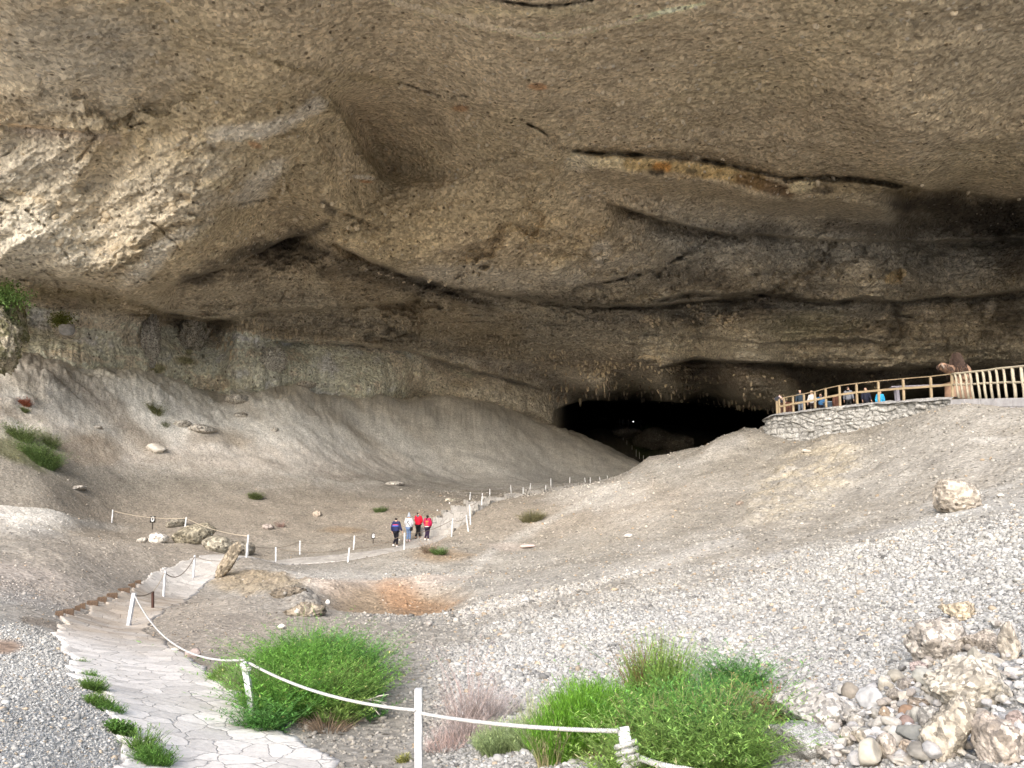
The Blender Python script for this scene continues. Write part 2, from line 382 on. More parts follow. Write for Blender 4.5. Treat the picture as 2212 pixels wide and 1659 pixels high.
# right slope: brown grey, then pale gravel towards the viewer
rs = np.where((X > -4), 1, 0)
band = sstep(0, 1, (V-(1330-(U-1000)*0.27))/110.0+0.55*n2+0.2*n3)
lay(np.where((U > 850) & front, band, 0)*sstep(850, 1050, U), WHITE*0.93, 0.95)
lay(np.where(~front, 1.0, 0), c3(.5,.49,.46))
lay(sstep(0.15,0.5,fbm(X*0.35,Y*0.35,Z*0.3,5,.65,seed=70))*np.where(U>1000,1,0)*band, c3(.36,.36,.365), 0.6)
lay(sstep(0.05,0.4,fbm(X*0.9,Y*0.9,Z*0.3,5,.65,seed=71))*np.where(U>1200,1,0)*band, c3(.45,.435,.40), 0.5)
lay(m_img([(1000,1325),(1250,1270),(1450,1200),(1600,1150)], 9, 8, 14), PALE, 0.6)
lay(m_img([(900,1245),(1010,1238),(1080,1180),(1200,1120),(1330,1060)], 8, 8, 8), PALE, 0.6)
lay(m_img([(1290,1100),(1400,1010),(1500,995),(1600,960)], 10, 10, 8), PALE*0.9, 0.6)
lay(oc3*sstep(-0.4, 0.3, n3+n2), c3(.42,.37,.28), 0.6)
lay(ell(2130,955,45,10,-.1,.5,.3,67), PALE*1.1, .7)
# pale gravel at the left foreground
lay(np.where(front, sstep(0, 1, (V-(1330+0.30*(U)))/34.0+0.7*n2)*(1-sstep(290, 520, U)), 0), c3(.44,.43,.41), 0.92)
lay(m_img([(-100,1300),(60,1290),(130,1325)], 14, 12, 8), WHITE*.8, 0.4)
# sand and stains
lay(ell(690,1235,260,9,-0.02,0.5,0.2,72), PALE*0.92, 0.9)
lay(ell(820,1255,190,14,-0.03,0.4,0.25,73), PINK*1.2, 0.9)
lay(pit, OCH*0.8, 0.8); lay(ell(860,1265,50,13,0.2,0.6,0.3,74), ORG, 0.6); lay(ell(900,1290,70,22,0,.5,.4,75), ORG*0.9, 0.45)
lay(ell(540,1248,80,14,0,.5,.2,76), OCH*1.05, 0.8); lay(ell(960,1200,60,9,0,.5,.3,77), OCH*0.8, .7); lay(ell(880,1108,80,6,0,.5,.3,78), DARK*1.4, .7)
lay(ell(745,1150,50,8,0,.5,.3,79), OCH*.8, .6); lay(ell(1090,1180,40,8,0,.4,.3,80), PINK, .7); lay(ell(10,1395,38,14,0,.5,.2,81), ORG*.8, .7)
lay(md, c3(.74,.72,.69), 0.95); lay(ell(150,1132,110,11,.1,.6,.2,82), WHITE*1.0, .6)
lay(oc, c3(.29,.245,.18), .85); lay(oc*sstep(0.0,0.4,n3), DARK*1.3, .5)
lay(np.clip(sstep(0.0, 0.35, n2+0.4*n3)*oc2, 0, 1), DARK*1.3, .6)
lay(m_img([(55,1340),(115,1350),(150,1395)], 7, 5, 6), DARK, .75)
lay(m_img([(390,1420),(430,1455)], 22, 18, 16), DARK*1.25, .7)
# scattered darker and paler drifts everywhere
lay(sstep(0.25, 0.6, n2), C*1.25, 0.6); lay(sstep(0.2, 0.6, -n2+0.3*n3), C*0.8, 0.7)
# the path bed: mortar
lay(on_path, c3(.50,.475,.44)*1.0, 1.0)
lay(on_path*ell(270,1370,200,78,0,.4,.3,83), SOIL*1.5, .75)
# deep inside: floor colour darkened to imitate the missing light
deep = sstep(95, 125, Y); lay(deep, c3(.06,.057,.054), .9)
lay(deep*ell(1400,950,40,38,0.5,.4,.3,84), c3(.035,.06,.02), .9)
moss = np.zeros(X.shape)
for (u, v, a, b) in [(50,960,75,36),(90,985,40,28),(20,740,40,30),(390,775,30,10),(345,795,20,12),(560,795,14,10),(840,830,22,8)]:
    moss = np.maximum(moss, ell(u, v, a, b, 0.2, .5, .5, int(u)))
lay(moss, c3(.13,.14,.055), .75)
C = np.clip(C*np.array([.855, .85, .825])*(1+.17*tal)[..., None], 0.01, 0.78); CG0 = C.copy()
nr, nc = X.shape
idx = np.arange(nr*nc).reshape(nr, nc)
quads = np.stack([idx[:-1, :-1], idx[:-1, 1:], idx[1:, 1:], idx[1:, :-1]], -1).reshape(-1, 4)[:, ::-1]
M_ground = rockmat('gravelly_soil', 14.0, speck=0.26, bumpk=.7, white=0.10, dark=0.09)
co = np.stack([X, Y, Zr], -1).reshape(-1, 3)
cap = np.array([[0, 0, float(Zr[0].mean())]])
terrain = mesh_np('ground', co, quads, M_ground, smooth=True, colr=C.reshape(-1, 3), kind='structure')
Zfine = Zr
def zt(x, y):
    """height of the built terrain mesh"""
    th = np.arctan2(x, y); r = np.hypot(x, y)
    i = np.clip(np.searchsorted(RR, r)-1, 0, nr-2); j = np.clip(np.searchsorted(TH, th)-1, 0, nc-2)
    a = np.clip((r-RR[i])/(RR[i+1]-RR[i]), 0, 1); b = np.clip((th-TH[j])/(TH[j+1]-TH[j]), 0, 1)
    return (Zr[i, j]*(1-a)+Zr[i+1, j]*a)*(1-b)+(Zr[i, j+1]*(1-a)+Zr[i+1, j+1]*a)*b
def zs(x, y): return float(zt(np.array([x]), np.array([y]))[0])
def GT(u, v):
    """ground point (with relief) shown at photo point (u, v)"""
    ds = np.exp(np.linspace(math.log(3.0), math.log(190), 2500)); p1 = P(u, v, 1.0)
    g = zt(p1.x*ds, ds); hit = g >= p1.z*ds
    d = ds[np.argmax(hit)] if hit.any() else 60.0
    return Vector((p1.x*d, d, zs(p1.x*d, d)))
# ================================================================ cave ceiling and walls: one rock shell
CP = [(0,0,30),(500,0,32),(1106,0,33),(1700,0,33.5),(2212,0,33),(0,200,37),(350,200,38),(700,200,41),(1106,200,41.5),(1700,200,42),(2212,200,41),
 (0,400,42),(250,400,43),(500,420,45),(690,300,45.5),(700,440,49),(820,390,55),(760,300,50),(1000,400,53),(1300,320,49.5),(1300,350,51),(1700,385,52),(1985,405,52),(2212,400,52),
 (1300,430,56),(1400,470,58),(1700,470,62),(2000,470,66),(2212,470,64),
 (0,590,47),(150,605,48),(280,635,50),(200,500,45.5),(450,560,49),(600,560,60),(640,480,56),(850,560,58),(730,530,58),(950,600,61),(1200,600,62),(1200,500,58),(1500,560,66),(1640,630,68),(1900,630,68),(2212,640,66),(1900,540,67),(2212,540,65),
 (450,650,60),(700,650,70),(900,660,74),(1200,665,72),(1640,665,74),(1900,670,75),(2212,670,72),
 (0,640,57),(150,640,57),(300,690,62),(440,710,68),(600,730,75),(780,760,82),(950,775,92),(700,700,76),(950,720,84),(1200,720,82),(1500,720,80),(1800,720,79),(2100,720,76),
 (0,760,56),(150,780,59),(330,800,65.6),(560,825,71.4),(800,850,80.8),(1000,800,95),(1150,800,97),(1300,800,92),(1500,770,86),(1700,790,84),(1900,785,81),(2212,780,74),
 (1000,850,90.8),(1130,888,98.4),(1200,915,104),(1200,860,105),(1300,860,102),(1450,865,100),(1600,875,96),(1700,885,94),(1900,860,96),(2100,830,94),(2212,830,90)]
CH = [(1260,930,140),(1300,890,160),(1300,950,150),(1400,900,185),(1500,900,190),(1600,910,190),(1400,960,185),(1600,960,190),(1750,920,170),(1900,900,160),(2212,900,150),
 (0,900,62),(300,900,76),(600,930,87),(900,930,106),(1130,960,117),(0,1200,78),(400,1200,94),(900,1200,120),(1400,1200,190),(1900,1200,170),(2212,1200,150)]
pa, pe, pl = [], [], []
def addp(p):
    r = p.length; pa.append(math.atan2(p.x, p.y)); pe.append(math.asin(p.z/r)); pl.append(math.log(r))
for q in CP+CH: addp(P(*q))
for az, el, r in [(-46,55,40),(-46,38,50),(-46,20,62),(-46,5,72),(-46,-15,72),(-62,50,42),(-62,30,58),(-62,10,75),(-62,-15,75),
                  (46,55,38),(46,38,44),(46,20,62),(46,8,80),(46,-15,100),(62,50,40),(62,30,52),(62,12,75),(62,-15,80),
                  (0,50,33),(-20,50,34),(20,50,33),(0,62,30),(-30,62,30),(30,62,30)]:
    a, e = R(az), R(el); addp(Vector((r*math.cos(e)*math.sin(a), r*math.cos(e)*math.cos(a), r*math.sin(e))))
_ct = TPS(np.c_[pa, pe], pl, 1e-4)
AZ = nonuni([(-64,-37,70),(-37,37,1080),(37,64,70)])*math.pi/180
EL = nonuni([(-14,-2,30),(-2,2,30),(2,22,300),(22,41,230),(41,47,18)])*math.pi/180
A2, E2 = np.meshgrid(AZ, EL)
LR = upsample(_ct, A2, E2, 5)
DX, DY, DZ = np.cos(E2)*np.sin(A2), np.cos(E2)*np.cos(A2), np.sin(E2)
U, V = proj(DX*50, DY*50, DZ*50)
U = U.astype(np.float32); V = V.astype(np.float32); A2 = A2.astype(np.float32)
W1 = fbm(U*0.03, V*0.03, U*0+5, 4, 0.6, seed=301); W2 = fbm(U*0.03, V*0.05, U*0+9, 5, 0.62, seed=302); W3 = fbm(U*0.02, V*0.03, U*0+7, 5, 0.65, seed=303); W4 = fbm(U*0.02, V*0.03, U*0+17, 5, 0.65, seed=304)
def wv(s, f, seed): return (W1 if seed % 2 else W3)*s
def crv(pts, jag=3.0, seed=0):
    """height of a left-to-right photo line at every vertex, and a fade at its ends"""
    us = [p[0] for p in pts]; vs = [p[1] for p in pts]
    c = np.interp(U, us, vs)+wv(jag, 0.03, 100+seed)*1.5
    f = sstep(us[0]-2, us[0]+60, U) if us[0] > 0 else 1.0
    g = (1-sstep(us[-1]-60, us[-1]+2, U)) if us[-1] < 2212 else 1.0
    return V-c, f*g
LEDGES = [ ([(1195,890),(1225,874),(1270,865),(1320,866),(1400,866),(1500,874),(1600,881),(1700,887),(1760,880)], .42, 900, .0), # points, extra depth just under the lip, how far below it dies out (photo px), lip swell
 ([(0,590),(80,596),(150,604),(230,622),(290,645),(340,665),(440,690),(520,690)], .10, 70, .020),
 ([(330,632),(420,596),(500,572),(560,545),(620,512),(690,505)], .12, 75, .030),
 ([(300,668),(440,700),(560,672),(700,668),(850,652),(950,640)], .05, 50, .015),
 ([(700,512),(790,560),(870,592),(960,618),(1080,640),(1180,648),(1300,662),(1400,660),(1500,650),(1640,640)], .085, 42, .022),
 ([(1300,432),(1360,452),(1420,470),(1500,492),(1560,506),(1640,512)], .085, 40, .014),
 ([(1390,655),(1500,632),(1560,640),(1640,632),(1730,648),(1800,655),(1870,640),(1930,650),(2050,640),(2130,640),(2212,625)], .055, 34, .018),
 ([(1240,716),(1400,722),(1530,728),(1640,742),(1800,735),(1960,742)], .015, 20, .006),
 ([(1420,792),(1500,776),(1640,782),(1750,790),(1850,800),(2000,793),(2100,800),(2212,786)], .13, 80, .015),
 ([(1180,838),(1300,848),(1400,842),(1520,852),(1640,868),(1700,872)], .03, 20, .010),
 ([(1600,503),(1750,514),(1850,520),(1950,522),(2060,520),(2212,516)], .04, 30, .012),
 ([(1900,412),(1960,408),(2000,408),(2080,414),(2130,425),(2212,432)], .17, 80, .012),
 ([(0,268),(60,274),(140,280),(220,286),(260,300)], .012, 20, .006),
 ([(860,640),(960,652),(1060,668),(1140,690),(1250,700)], .02, 24, .01),
 ([(700,440),(740,456),(800,480),(850,500)], .03, 30, .01),
 ([(560,742),(700,735),(820,750),(900,760),(990,790),(1080,812),(1190,850)], .035, 26, .012),
 ([(330,480),(380,500),(400,520)], .015, 20, .006),
 ([(1228,330),(1300,336),(1420,342),(1530,352),(1640,377),(1700,391),(1780,388),(1860,394),(1985,411)], -.022, 60, 0),
 ([(1140,272),(1175,290),(1200,315),(1228,333)], -.014, 30, 0), ([(860,180),(905,195),(945,210),(1010,214)], -.008, 25, 0), ([(1060,2),(1150,16),(1220,14),(1280,4)], -.01, 30, 0),
]
for k, (pts, dp, L, lip) in enumerate(LEDGES):
    s, f = crv(pts, 4.0, k)
    below = sstep(-1.5, 3.0, s)*np.exp(-np.clip(s, 0, None)/L)
    above = np.exp(-(np.clip(-s, 0, None)/(L*0.45))**2)*(s < 0)
    LR += f*(dp*below-lip*above*np.clip(-s/4.0, 0.2, 1)*0.6)
s, f = crv([(1228,330),(1300,336),(1420,342),(1530,352),(1640,377),(1700,391),(1780,388),(1860,394),(1985,411)], 4.0, 17)
hgt = np.interp(U, [1228,1300,1420,1560,1640,1700,1985], [14,26,40,34,52,40,46])
LR += f*np.where(s > 0, -.0013*np.minimum(s, hgt)*(1-sstep(0, 40, s-hgt)), .012*np.exp(-(s/14)**2))
for pts_, dp_, L_f in (([(195,700),(250,742),(300,768),(350,795),(395,828)], .075, 150), ([(330,612),(400,614),(450,640)], .03, 60), ([(430,1300),(500,1440),(520,1560)], .0, 50), ([(250,255),(330,205),(420,150)], .022, 80)):
    sv = U-np.interp(V, [p[0] for p in pts_], [p[1] for p in pts_])-12*W1
    fv = sstep(pts_[0][0]-10, pts_[0][0]+60, V)*(1-sstep(pts_[-1][0]-30, pts_[-1][0]+15, V))
    LR += fv*dp_*(sstep(-4, 34, sv)*np.exp(-np.clip(sv, 0, None)/L_f)-.35*np.exp(-(sv/70)**2)*(sv < 0))
# cracks: narrow notches
CR = [([(860,175),(905,190),(945,205),(985,212),(1010,208)], .02, 2.5), ([(1140,267),(1175,285),(1200,310),(1228,328)], .03, 3.5),
 ([(1228,326),(1300,331),(1420,337),(1530,347),(1640,372),(1700,386),(1780,381),(1860,389),(1985,406)], .035, 5.5),
 ([(1060,-2),(1150,12),(1220,10),(1280,0)], .02, 4), ([(1545,505),(1490,545),(1420,585),(1330,606),(1230,622)], .022, 5), ([(1390,512),(1330,550),(1270,590)], .012, 5),
 ([(1790,540),(1740,580),(1715,600)], .018, 4), ([(1930,650),(1940,690),(1950,730)], .012, 3), ([(1850,645),(1900,600),(1960,560),(2040,545)], .01, 3),
 ([(1940,255),(1990,240),(2060,255),(2110,225)], .008, 3), ([(1940,290),(2010,297),(1985,310)], .006, 3), ([(700,210),(740,250),(765,300),(790,350),(822,385)], .012, 14),
 ([(480,95),(560,120),(640,150),(700,165),(860,180)], .006, 8), ([(820,385),(850,365),(880,340)], .005, 4), ([(520,440),(600,425),(614,390),(612,360)], .014, 5),
 ([(200,310),(160,360),(120,430)], .010, 5), ([(0,430),(60,455),(110,500),(150,560)], .014, 5), ([(330,480),(385,530),(370,560)], .010, 4), ([(240,500),(250,540)], .004, 4),
 ([(600,560),(640,570),(700,590)], .01, 5), ([(310,680),(318,740),(330,790)], .03, 8), ([(430,715),(440,770)], .015, 8), ([(1560,350),(1700,410),(1720,420)], .008, 6)]
for pts, dp, w in CR:
    d = img_dist(U+wv(4, .03, 3), V+wv(4, .03, 4), pts)
    d = d+np.abs(W2)*w*1.5; LR += dp*np.exp(-(d/(w*.55*np.clip(1+1.6*W3, .45, 1.8)))**2)*np.clip(.6+2.2*W1, .0, 1.2)
Rr = np.exp(LR)
x, y, z = DX*Rr, DY*Rr, DZ*Rr
# large billows and strata. D scales with distance
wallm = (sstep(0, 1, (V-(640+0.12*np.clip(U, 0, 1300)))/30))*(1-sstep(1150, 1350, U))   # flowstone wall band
lobe = 1-sstep(-60, 60, (U-760)+0*V)
lobe = lobe*(1-wallm)
rightm = sstep(900, 1500, U)*(1-wallm)
disp = fbm(x*0.06, y*0.06, z*0.10, 4, 0.55, seed=200)*(1.3-.5*sstep(600, 900, U)*(1-sstep(380, 480, V)))
q1 = (U*0.80+V*0.60); q2 = (-U*0.60+V*0.80)       # diagonal rills of the left lobe
q1 = (U*0.82-V*0.57); q2 = (U*0.57+V*0.82)
dg = fbm(q1*0.006, q2*0.022, U*0+1, 5, 0.6, seed=210, ridged=True)
disp += lobe*dg*0.8*sstep(150, 330, V)
disp += (1-wallm)*fbm(U*0.005, V*0.018, U*0+2, 5, 0.6, seed=211)*0.75
lay_ = fbm(x*0.05, y*0.05, z*1.6, 4, 0.62, seed=212)                 # horizontal bedding
disp += (1-wallm)*lay_*(0.25+0.75*sstep(600, 780, V))*0.75
disp += (1-wallm)*sstep(500, 700, V)*fbm(U*0.006, V*0.07, U*0+5, 4, 0.6, seed=213, ridged=True)*0.8
mm = sstep(1300, 1420, U)*sstep(430, 480, V)*(1-sstep(640, 660, V))  # blocky lobes on the right
disp += mm*fbm(q1*0.010, q2*0.012, U*0+3, 4, 0.5, seed=214, ridged=True)*1.1
# flutes on the flowstone wall
disp += wallm*(fbm(U*0.055+wv(.3, .01, 9), V*0.009, U*0+4, 4, 0.6, seed=215, ridged=True)*0.55+fbm(x*0.7, y*0.7, z*0.45, 4, 0.6, seed=216)*0.5)
def terrace(P_, tilt, k, seed):
    q_ = (V+tilt*U+46*W1*k+30*W3)/P_; fq = q_-np.floor(q_); am = np.clip(fbm(U*.004, q_*.35, U*0+seed, 3, .6, seed=seed)*2.2+.15, 0, 1)
    return am*(np.where(fq < .12, 1-fq/.12, (fq-.12)/.88)-.5)    # slow swell towards the viewer, then a sudden undercut
def slabs(cu, cv, rot, k, seed):
    c_, s_ = math.cos(rot), math.sin(rot); a = (U*c_+V*s_)/cu+.35*W1; b = (-U*s_+V*c_)/cv+.35*W3
    xi = np.floor(a).astype(np.int64); yi = np.floor(b).astype(np.int64); f1 = np.full(a.shape, 9.0, np.float32); f2 = f1.copy(); o = np.zeros(a.shape, np.float32)
    for i in (-1, 0, 1):
        for j in (-1, 0, 1):
            h = (xi+i)*7919+(yi+j)*104729+seed; ra = _pt[(h*31) & 65535]; rb = _pt[(h*57+11) & 65535]
            dx_ = a-(xi+i+.5+ra*.42); dy_ = b-(yi+j+.5+rb*.42); d_ = np.hypot(dx_, dy_); m_ = d_ < f1
            f2 = np.where(m_, f1, np.minimum(f2, d_)); o = np.where(m_, _pt[(h*91+5) & 65535]*dx_*1.2+_pt[(h*13+7) & 65535]*dy_*1.6+_pt[(h*5+3) & 65535]*.35, o); f1 = np.where(m_, d_, f1)
    return o*sstep(0., .16, f2-f1)*k
disp += (1-wallm)*((slabs(460, 190, -.45, 1.1, 11)*sstep(60, 300, V)+slabs(150, 60, -.35, .42, 23)*sstep(150, 420, V))*(1-.55*sstep(650, 800, U)*(1-sstep(420, 560, V)))+slabs(52, 24, -.2, .16, 37)*sstep(300, 500, V))
tb = (1-wallm)*(.15+.85*sstep(420, 660, V))
disp -= tb*terrace(44, .05, 1.0, 241)*-1.1
disp += tb*terrace(19, -.03, .8, 242)*.55
disp += (1-wallm)*sstep(100, 300, V)*terrace(70, .35, 1.4, 243)*.35
disp += fbm(x*0.5, y*0.5, z*0.8, 5, 0.62, seed=217)*0.34
disp += fbm(x*2.2, y*2.2, z*3.0, 3, 0.6, seed=218)*0.07
Rr = Rr+disp*(Rr/60)**0.5*sstep(-0.02, 0.02, V*0+1)
x, y, z = DX*Rr, DY*Rr, DZ*Rr
# ---------------------------------------------------------------- colours
C = np.ones(U.shape+(3,))*c3(.42,.35,.255)
front = np.ones(U.shape, bool); X, Y, Z = x, y, z
def li(pts, w, soft, nz=8.0, colr=None, k=1.0):
    d = img_dist(U, V, pts)+nz*W2*1.7
    lay(1-sstep(w-soft, w+soft, d), colr, k)
def el(u, v, a, b, rot, colr, k=1.0, soft=.5, nz=.6):
    c, s_ = math.cos(rot), math.sin(rot); du = U-u; dv = V-v
    e = np.sqrt(((du*c+dv*s_)/a)**2+((-du*s_+dv*c)/b)**2)+nz*(W3 if int(u) % 2 else W4)*1.2
    lay(1-sstep(1-soft, 1+soft, e), colr, k)
TAN = c3(.52,.445,.33); OLV = c3(.38,.32,.21); GRY = c3(.47,.45,.41); LGT = c3(.64,.61,.57); BLK = c3(.050,.044,.038); CRM = c3(.58,.52,.38)
m1 = fbm(x*0.06, y*0.06, z*0.12, 5, 0.6, seed=220); m2 = fbm(x*0.3, y*0.3, z*0.6, 5, 0.65, seed=221); m3 = fbm(x*1.4, y*1.4, z*2, 4, 0.65, seed=222)
lay(sstep(-0.1, 0.4, m1), TAN, .6); lay(sstep(0, 0.4, -m1+0.2*m2), OLV, .6)
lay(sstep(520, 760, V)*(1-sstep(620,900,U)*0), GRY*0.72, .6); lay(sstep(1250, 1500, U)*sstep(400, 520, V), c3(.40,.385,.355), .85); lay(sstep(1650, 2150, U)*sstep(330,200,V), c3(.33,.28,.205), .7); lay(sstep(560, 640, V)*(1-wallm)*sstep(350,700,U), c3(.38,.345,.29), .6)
lay(sstep(0, 420, U*-1+380)*sstep(250, 400, V)*(1-sstep(600, 640, V)), GRY*.95, .65)
el(60,340,120,70,0,LGT*.7,.6); el(150,130,190,110,.2,GRY*1.0,.55); el(330,400,190,70,-.5,TAN*.95,.7); el(250,450,260,80,-.4,LGT*.8,.5); el(80,520,130,60,0,GRY*1.15,.6)
el(560,395,60,26,-.7,LGT*1.0,.75); el(520,285,75,18,-.12,LGT*.95,.85); li([(560,290),(620,262),(690,222)], 13, 9, 6, LGT*1.0, .85); el(330,560,75,22,-.75,LGT*1.05,.8); el(390,510,60,14,-.4,LGT*.95,.7)
C = C*.82+C.mean(-1, keepdims=True)*.18
li([(40,280),(150,290),(250,300)],10,10,8,PINK*1.0,.6)
li([(60,620),(200,640),(330,672)], 10, 10, 8, OLV*.6, .6)  # shade under the lobe's bottom rim, painted as a dark stroke
# black lichen bands, and shade painted into recesses, cracks and under ledges
li([(400,610),(480,575),(560,540),(640,525),(700,545),(760,585)], 16, 20, 14, BLK*1.2, .85); li([(520,600),(600,560),(680,560)], 12, 16, 14, BLK*1.6, .6)
li([(700,590),(800,600),(900,615),(1000,640),(1050,655)], 15, 16, 14, BLK, .85); li([(760,560),(860,596),(950,618),(1100,642)], 5, 6, 6, BLK, .7)
li([(1080,640),(1240,652),(1400,665),(1500,690)], 8, 12, 12, BLK, .55); li([(560,545),(640,510),(700,490)],9,9,8,BLK*1.2,.7); li([(700,440),(720,455)],8,8,6,BLK,.8)
li([(1380,470),(1450,500),(1550,510),(1700,500)], 12, 16, 14, BLK*1.5, .6); li([(1420,590),(1520,600),(1600,630),(1700,640)], 20, 22, 18, BLK*1.4, .65)
li([(1240,625),(1340,604),(1430,580),(1550,505)], 2, 5, 7, BLK, .6); li([(1640,640),(1800,650),(1930,652)], 5, 6, 6, BLK, .7); li([(1700,690),(1800,715),(1950,720)], 14, 18, 16, BLK*2, .5)
el(2110,465,190,42,.1,BLK*1.1,.9); el(1870,495,110,22,.1,BLK*1.8,.7); el(2190,560,50,40,0,BLK*2,.7); el(2170,680,70,50,.3,BLK*2,.6); el(1400,705,60,14,.1,BLK*2.2,.5)
el(1640,660,60,30,0,BLK*2,.6); li([(1770,560),(1740,600),(1760,640)],12,14,12,BLK*1.8,.6)
li([(1500,800),(1700,815),(1950,820),(2212,812)], 26, 18, 12, c3(.20,.175,.155), .75); li([(1200,790),(1400,790),(1600,830)], 20, 22, 16, c3(.22,.19,.17), .5)  # shade of the recess under the lower lip, put into the colour
li([(730,620),(900,680),(1100,720)],30,30,20,c3(.32,.26,.18),.55); li([(300,690),(500,720),(700,735),(860,760)],14,14,10,c3(.27,.22,.16),.5)
# pale patches of the mid band
li([(1100,600),(1250,590),(1390,560)], 20, 20, 14, LGT*.75, .55); el(1300,545,22,26,.2,LGT*1.0,.7,.3,.3); el(1000,590,90,22,0,LGT*.8,.55); el(1250,600,30,14,-.3,LGT,.5)
el(1500,735,150,22,.05,GRY,.6); el(1750,700,90,34,0,c3(.27,.27,.2),.5); el(2080,590,70,30,.1,GRY*1.1,.6); el(1990,665,30,14,0,LGT*.9,.7); el(2140,665,10,22,.3,LGT*1.1,.7,.3,.2); el(1935,597,26,13,-.5,c3(.62,.53,.38),1,.12,.15)
li([(1380,770),(1600,760),(1800,770),(2000,765),(2200,755)], 12, 12, 12, GRY*1.0, .55); el(1200,470,140,40,.1,TAN,.5)
# the riser under the long crack with flowstone drapery
li([(1240,345),(1330,350),(1420,358)], 15, 7, 5, CRM*1.1, .8); el(1250,350,30,20,0,GRY*1.2,.5)
li([(1360,355),(1470,362),(1560,370),(1640,394)], 14, 6, 5, c3(.46,.36,.20), .9); li([(1420,362),(1440,362)], 11, 6, 4, c3(.42,.22,.07), .9); li([(1405,372),(1430,374)], 8, 5, 4, BLK, .9); li([(1488,368),(1500,370)], 7, 5, 4, BLK, .8)
li([(1600,385),(1660,402),(1705,415)], 13, 6, 5, c3(.12,.075,.04), .85); li([(1715,405),(1760,398)], 11, 5, 4, CRM*1.15, .9); li([(1770,405),(1900,400),(1970,412)], 14, 7, 5, c3(.20,.165,.11), .7); li([(1760,410),(1790,412)],8,5,4,BLK*1.5,.7)
# crust lines; crack gaps and the ridge's shaded side painted dark
li([(850,5),(905,18),(950,33),(1000,47),(1050,60),(1110,70),(1160,78),(1220,76),(1270,66),(1340,52),(1400,34),(1460,20),(1520,8)], 6, 4, 4, c3(.95,.84,.62), .95)
li([(900,25),(1000,20),(1150,28),(1280,18)], 9, 9, 8, CRM, .6); li([(1140,267),(1180,285),(1230,325)],1,2,3,BLK,.5); li([(1228,328),(1420,337),(1640,371),(1700,384),(1850,385),(1985,405)], 1, 2.2, 3, BLK, .45); li([(860,177),(945,205),(1010,208)],1.2,1.8,1.5,BLK,.75)
li([(1060,-2),(1150,12),(1220,10),(1280,0)], 2.5, 2.5, 2, BLK, .8); el(1160,187,22,8,.1,ORG*1.0,.8,.3,.3); el(995,234,20,8,0,ORG*.9,.75,.3,.3); el(550,313,16,7,.3,ORG*1.2,.6,.3,.3); el(785,383,24,5,.1,LGT*1.1,.8,.3,.3); el(790,392,14,3,.1,ORG*1.2,.8,.3,.3)
li([(700,210),(740,255),(765,300),(795,350),(825,388)], 9, 10, 6, OLV*.6, .5); li([(480,95),(640,150),(860,178)], 7, 9, 6, OLV*.62, .5)
li([(20,270),(90,275),(180,285)], 3, 4, 3, c3(.5,.36,.22), .5)
# flowstone wall, its colour darkened toward the hole to imitate fading light
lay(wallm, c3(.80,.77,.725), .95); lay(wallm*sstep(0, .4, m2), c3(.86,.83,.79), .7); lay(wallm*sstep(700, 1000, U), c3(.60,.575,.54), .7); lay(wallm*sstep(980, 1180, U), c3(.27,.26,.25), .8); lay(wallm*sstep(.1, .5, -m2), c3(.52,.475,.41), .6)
li([(1050,790),(1130,800),(1240,850),(1330,860)], 16, 14, 12, c3(.24,.225,.22), .6)
for (u, v, a, b) in [(10,650,30,40),(130,692,18,16),(30,720,26,50),(410,745,9,30),(400,778,24,8),(340,795,16,10),(572,780,5,12)]:
    el(u, v, a, b, .1, c3(.14,.15,.05), .75, .4, .6)
el(140,715,22,18,0,c3(.42,.42,.43),.8,.3,.3)
lay(sstep(.1, .5, m2+.4*m3), C*1.22, .7); lay(sstep(.1, .5, -m2-.4*m3), C*.76, .7)
lay(sstep(.25, .5, m3)*sstep(500, 330, V), C*1.4, .6)
dp = sstep(112, 140, Rr); lay(dp, c3(.045,.042,.04), .95)  # far rock painted near black, as unlit depth
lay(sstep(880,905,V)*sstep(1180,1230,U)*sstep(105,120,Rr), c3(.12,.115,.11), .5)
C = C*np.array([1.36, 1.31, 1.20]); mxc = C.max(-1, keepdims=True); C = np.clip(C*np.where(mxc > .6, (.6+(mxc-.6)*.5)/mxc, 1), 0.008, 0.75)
nr2, nc2 = x.shape
idx = np.arange(nr2*nc2).reshape(nr2, nc2)
q = np.stack([idx[:-1, :-1], idx[:-1, 1:], idx[1:, 1:], idx[1:, :-1]], -1).reshape(-1, 4)
co = np.stack([x, y, z], -1).reshape(-1, 3)
M_cave = rockmat('conglomerate_rock', 5.5, speck=0.34, bumpk=1.8, white=0.15, dark=0.12)
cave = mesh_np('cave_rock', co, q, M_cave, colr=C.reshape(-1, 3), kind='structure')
XC, YC, ZC = x.copy(), y.copy(), z.copy()
def zc(u, v):
    x, y, z = XC, YC, ZC
    """point of the rock shell shown at photo point (u, v), with outward normal"""
    p = P(u, v, 1.0); a = math.atan2(p.x, p.y); e = math.asin(p.z/p.length)
    i = int(np.clip(np.searchsorted(EL, e), 1, nr2-2)); j = int(np.clip(np.searchsorted(AZ, a), 1, nc2-2))
    c = Vector((x[i, j], y[i, j], z[i, j])); t1 = Vector((x[i, j+3]-x[i, j-3], y[i, j+3]-y[i, j-3], z[i, j+3]-z[i, j-3])) if 3 < j < nc2-4 else Vector((1, 0, 0))
    t2 = Vector((x[i+3, j]-x[i-3, j], y[i+3, j]-y[i-3, j], z[i+3, j]-z[i-3, j])) if 3 < i < nr2-4 else Vector((0, 0, 1))
    n = t1.cross(t2).normalized()
    if n.dot(c) > 0: n = -n
    return c, n
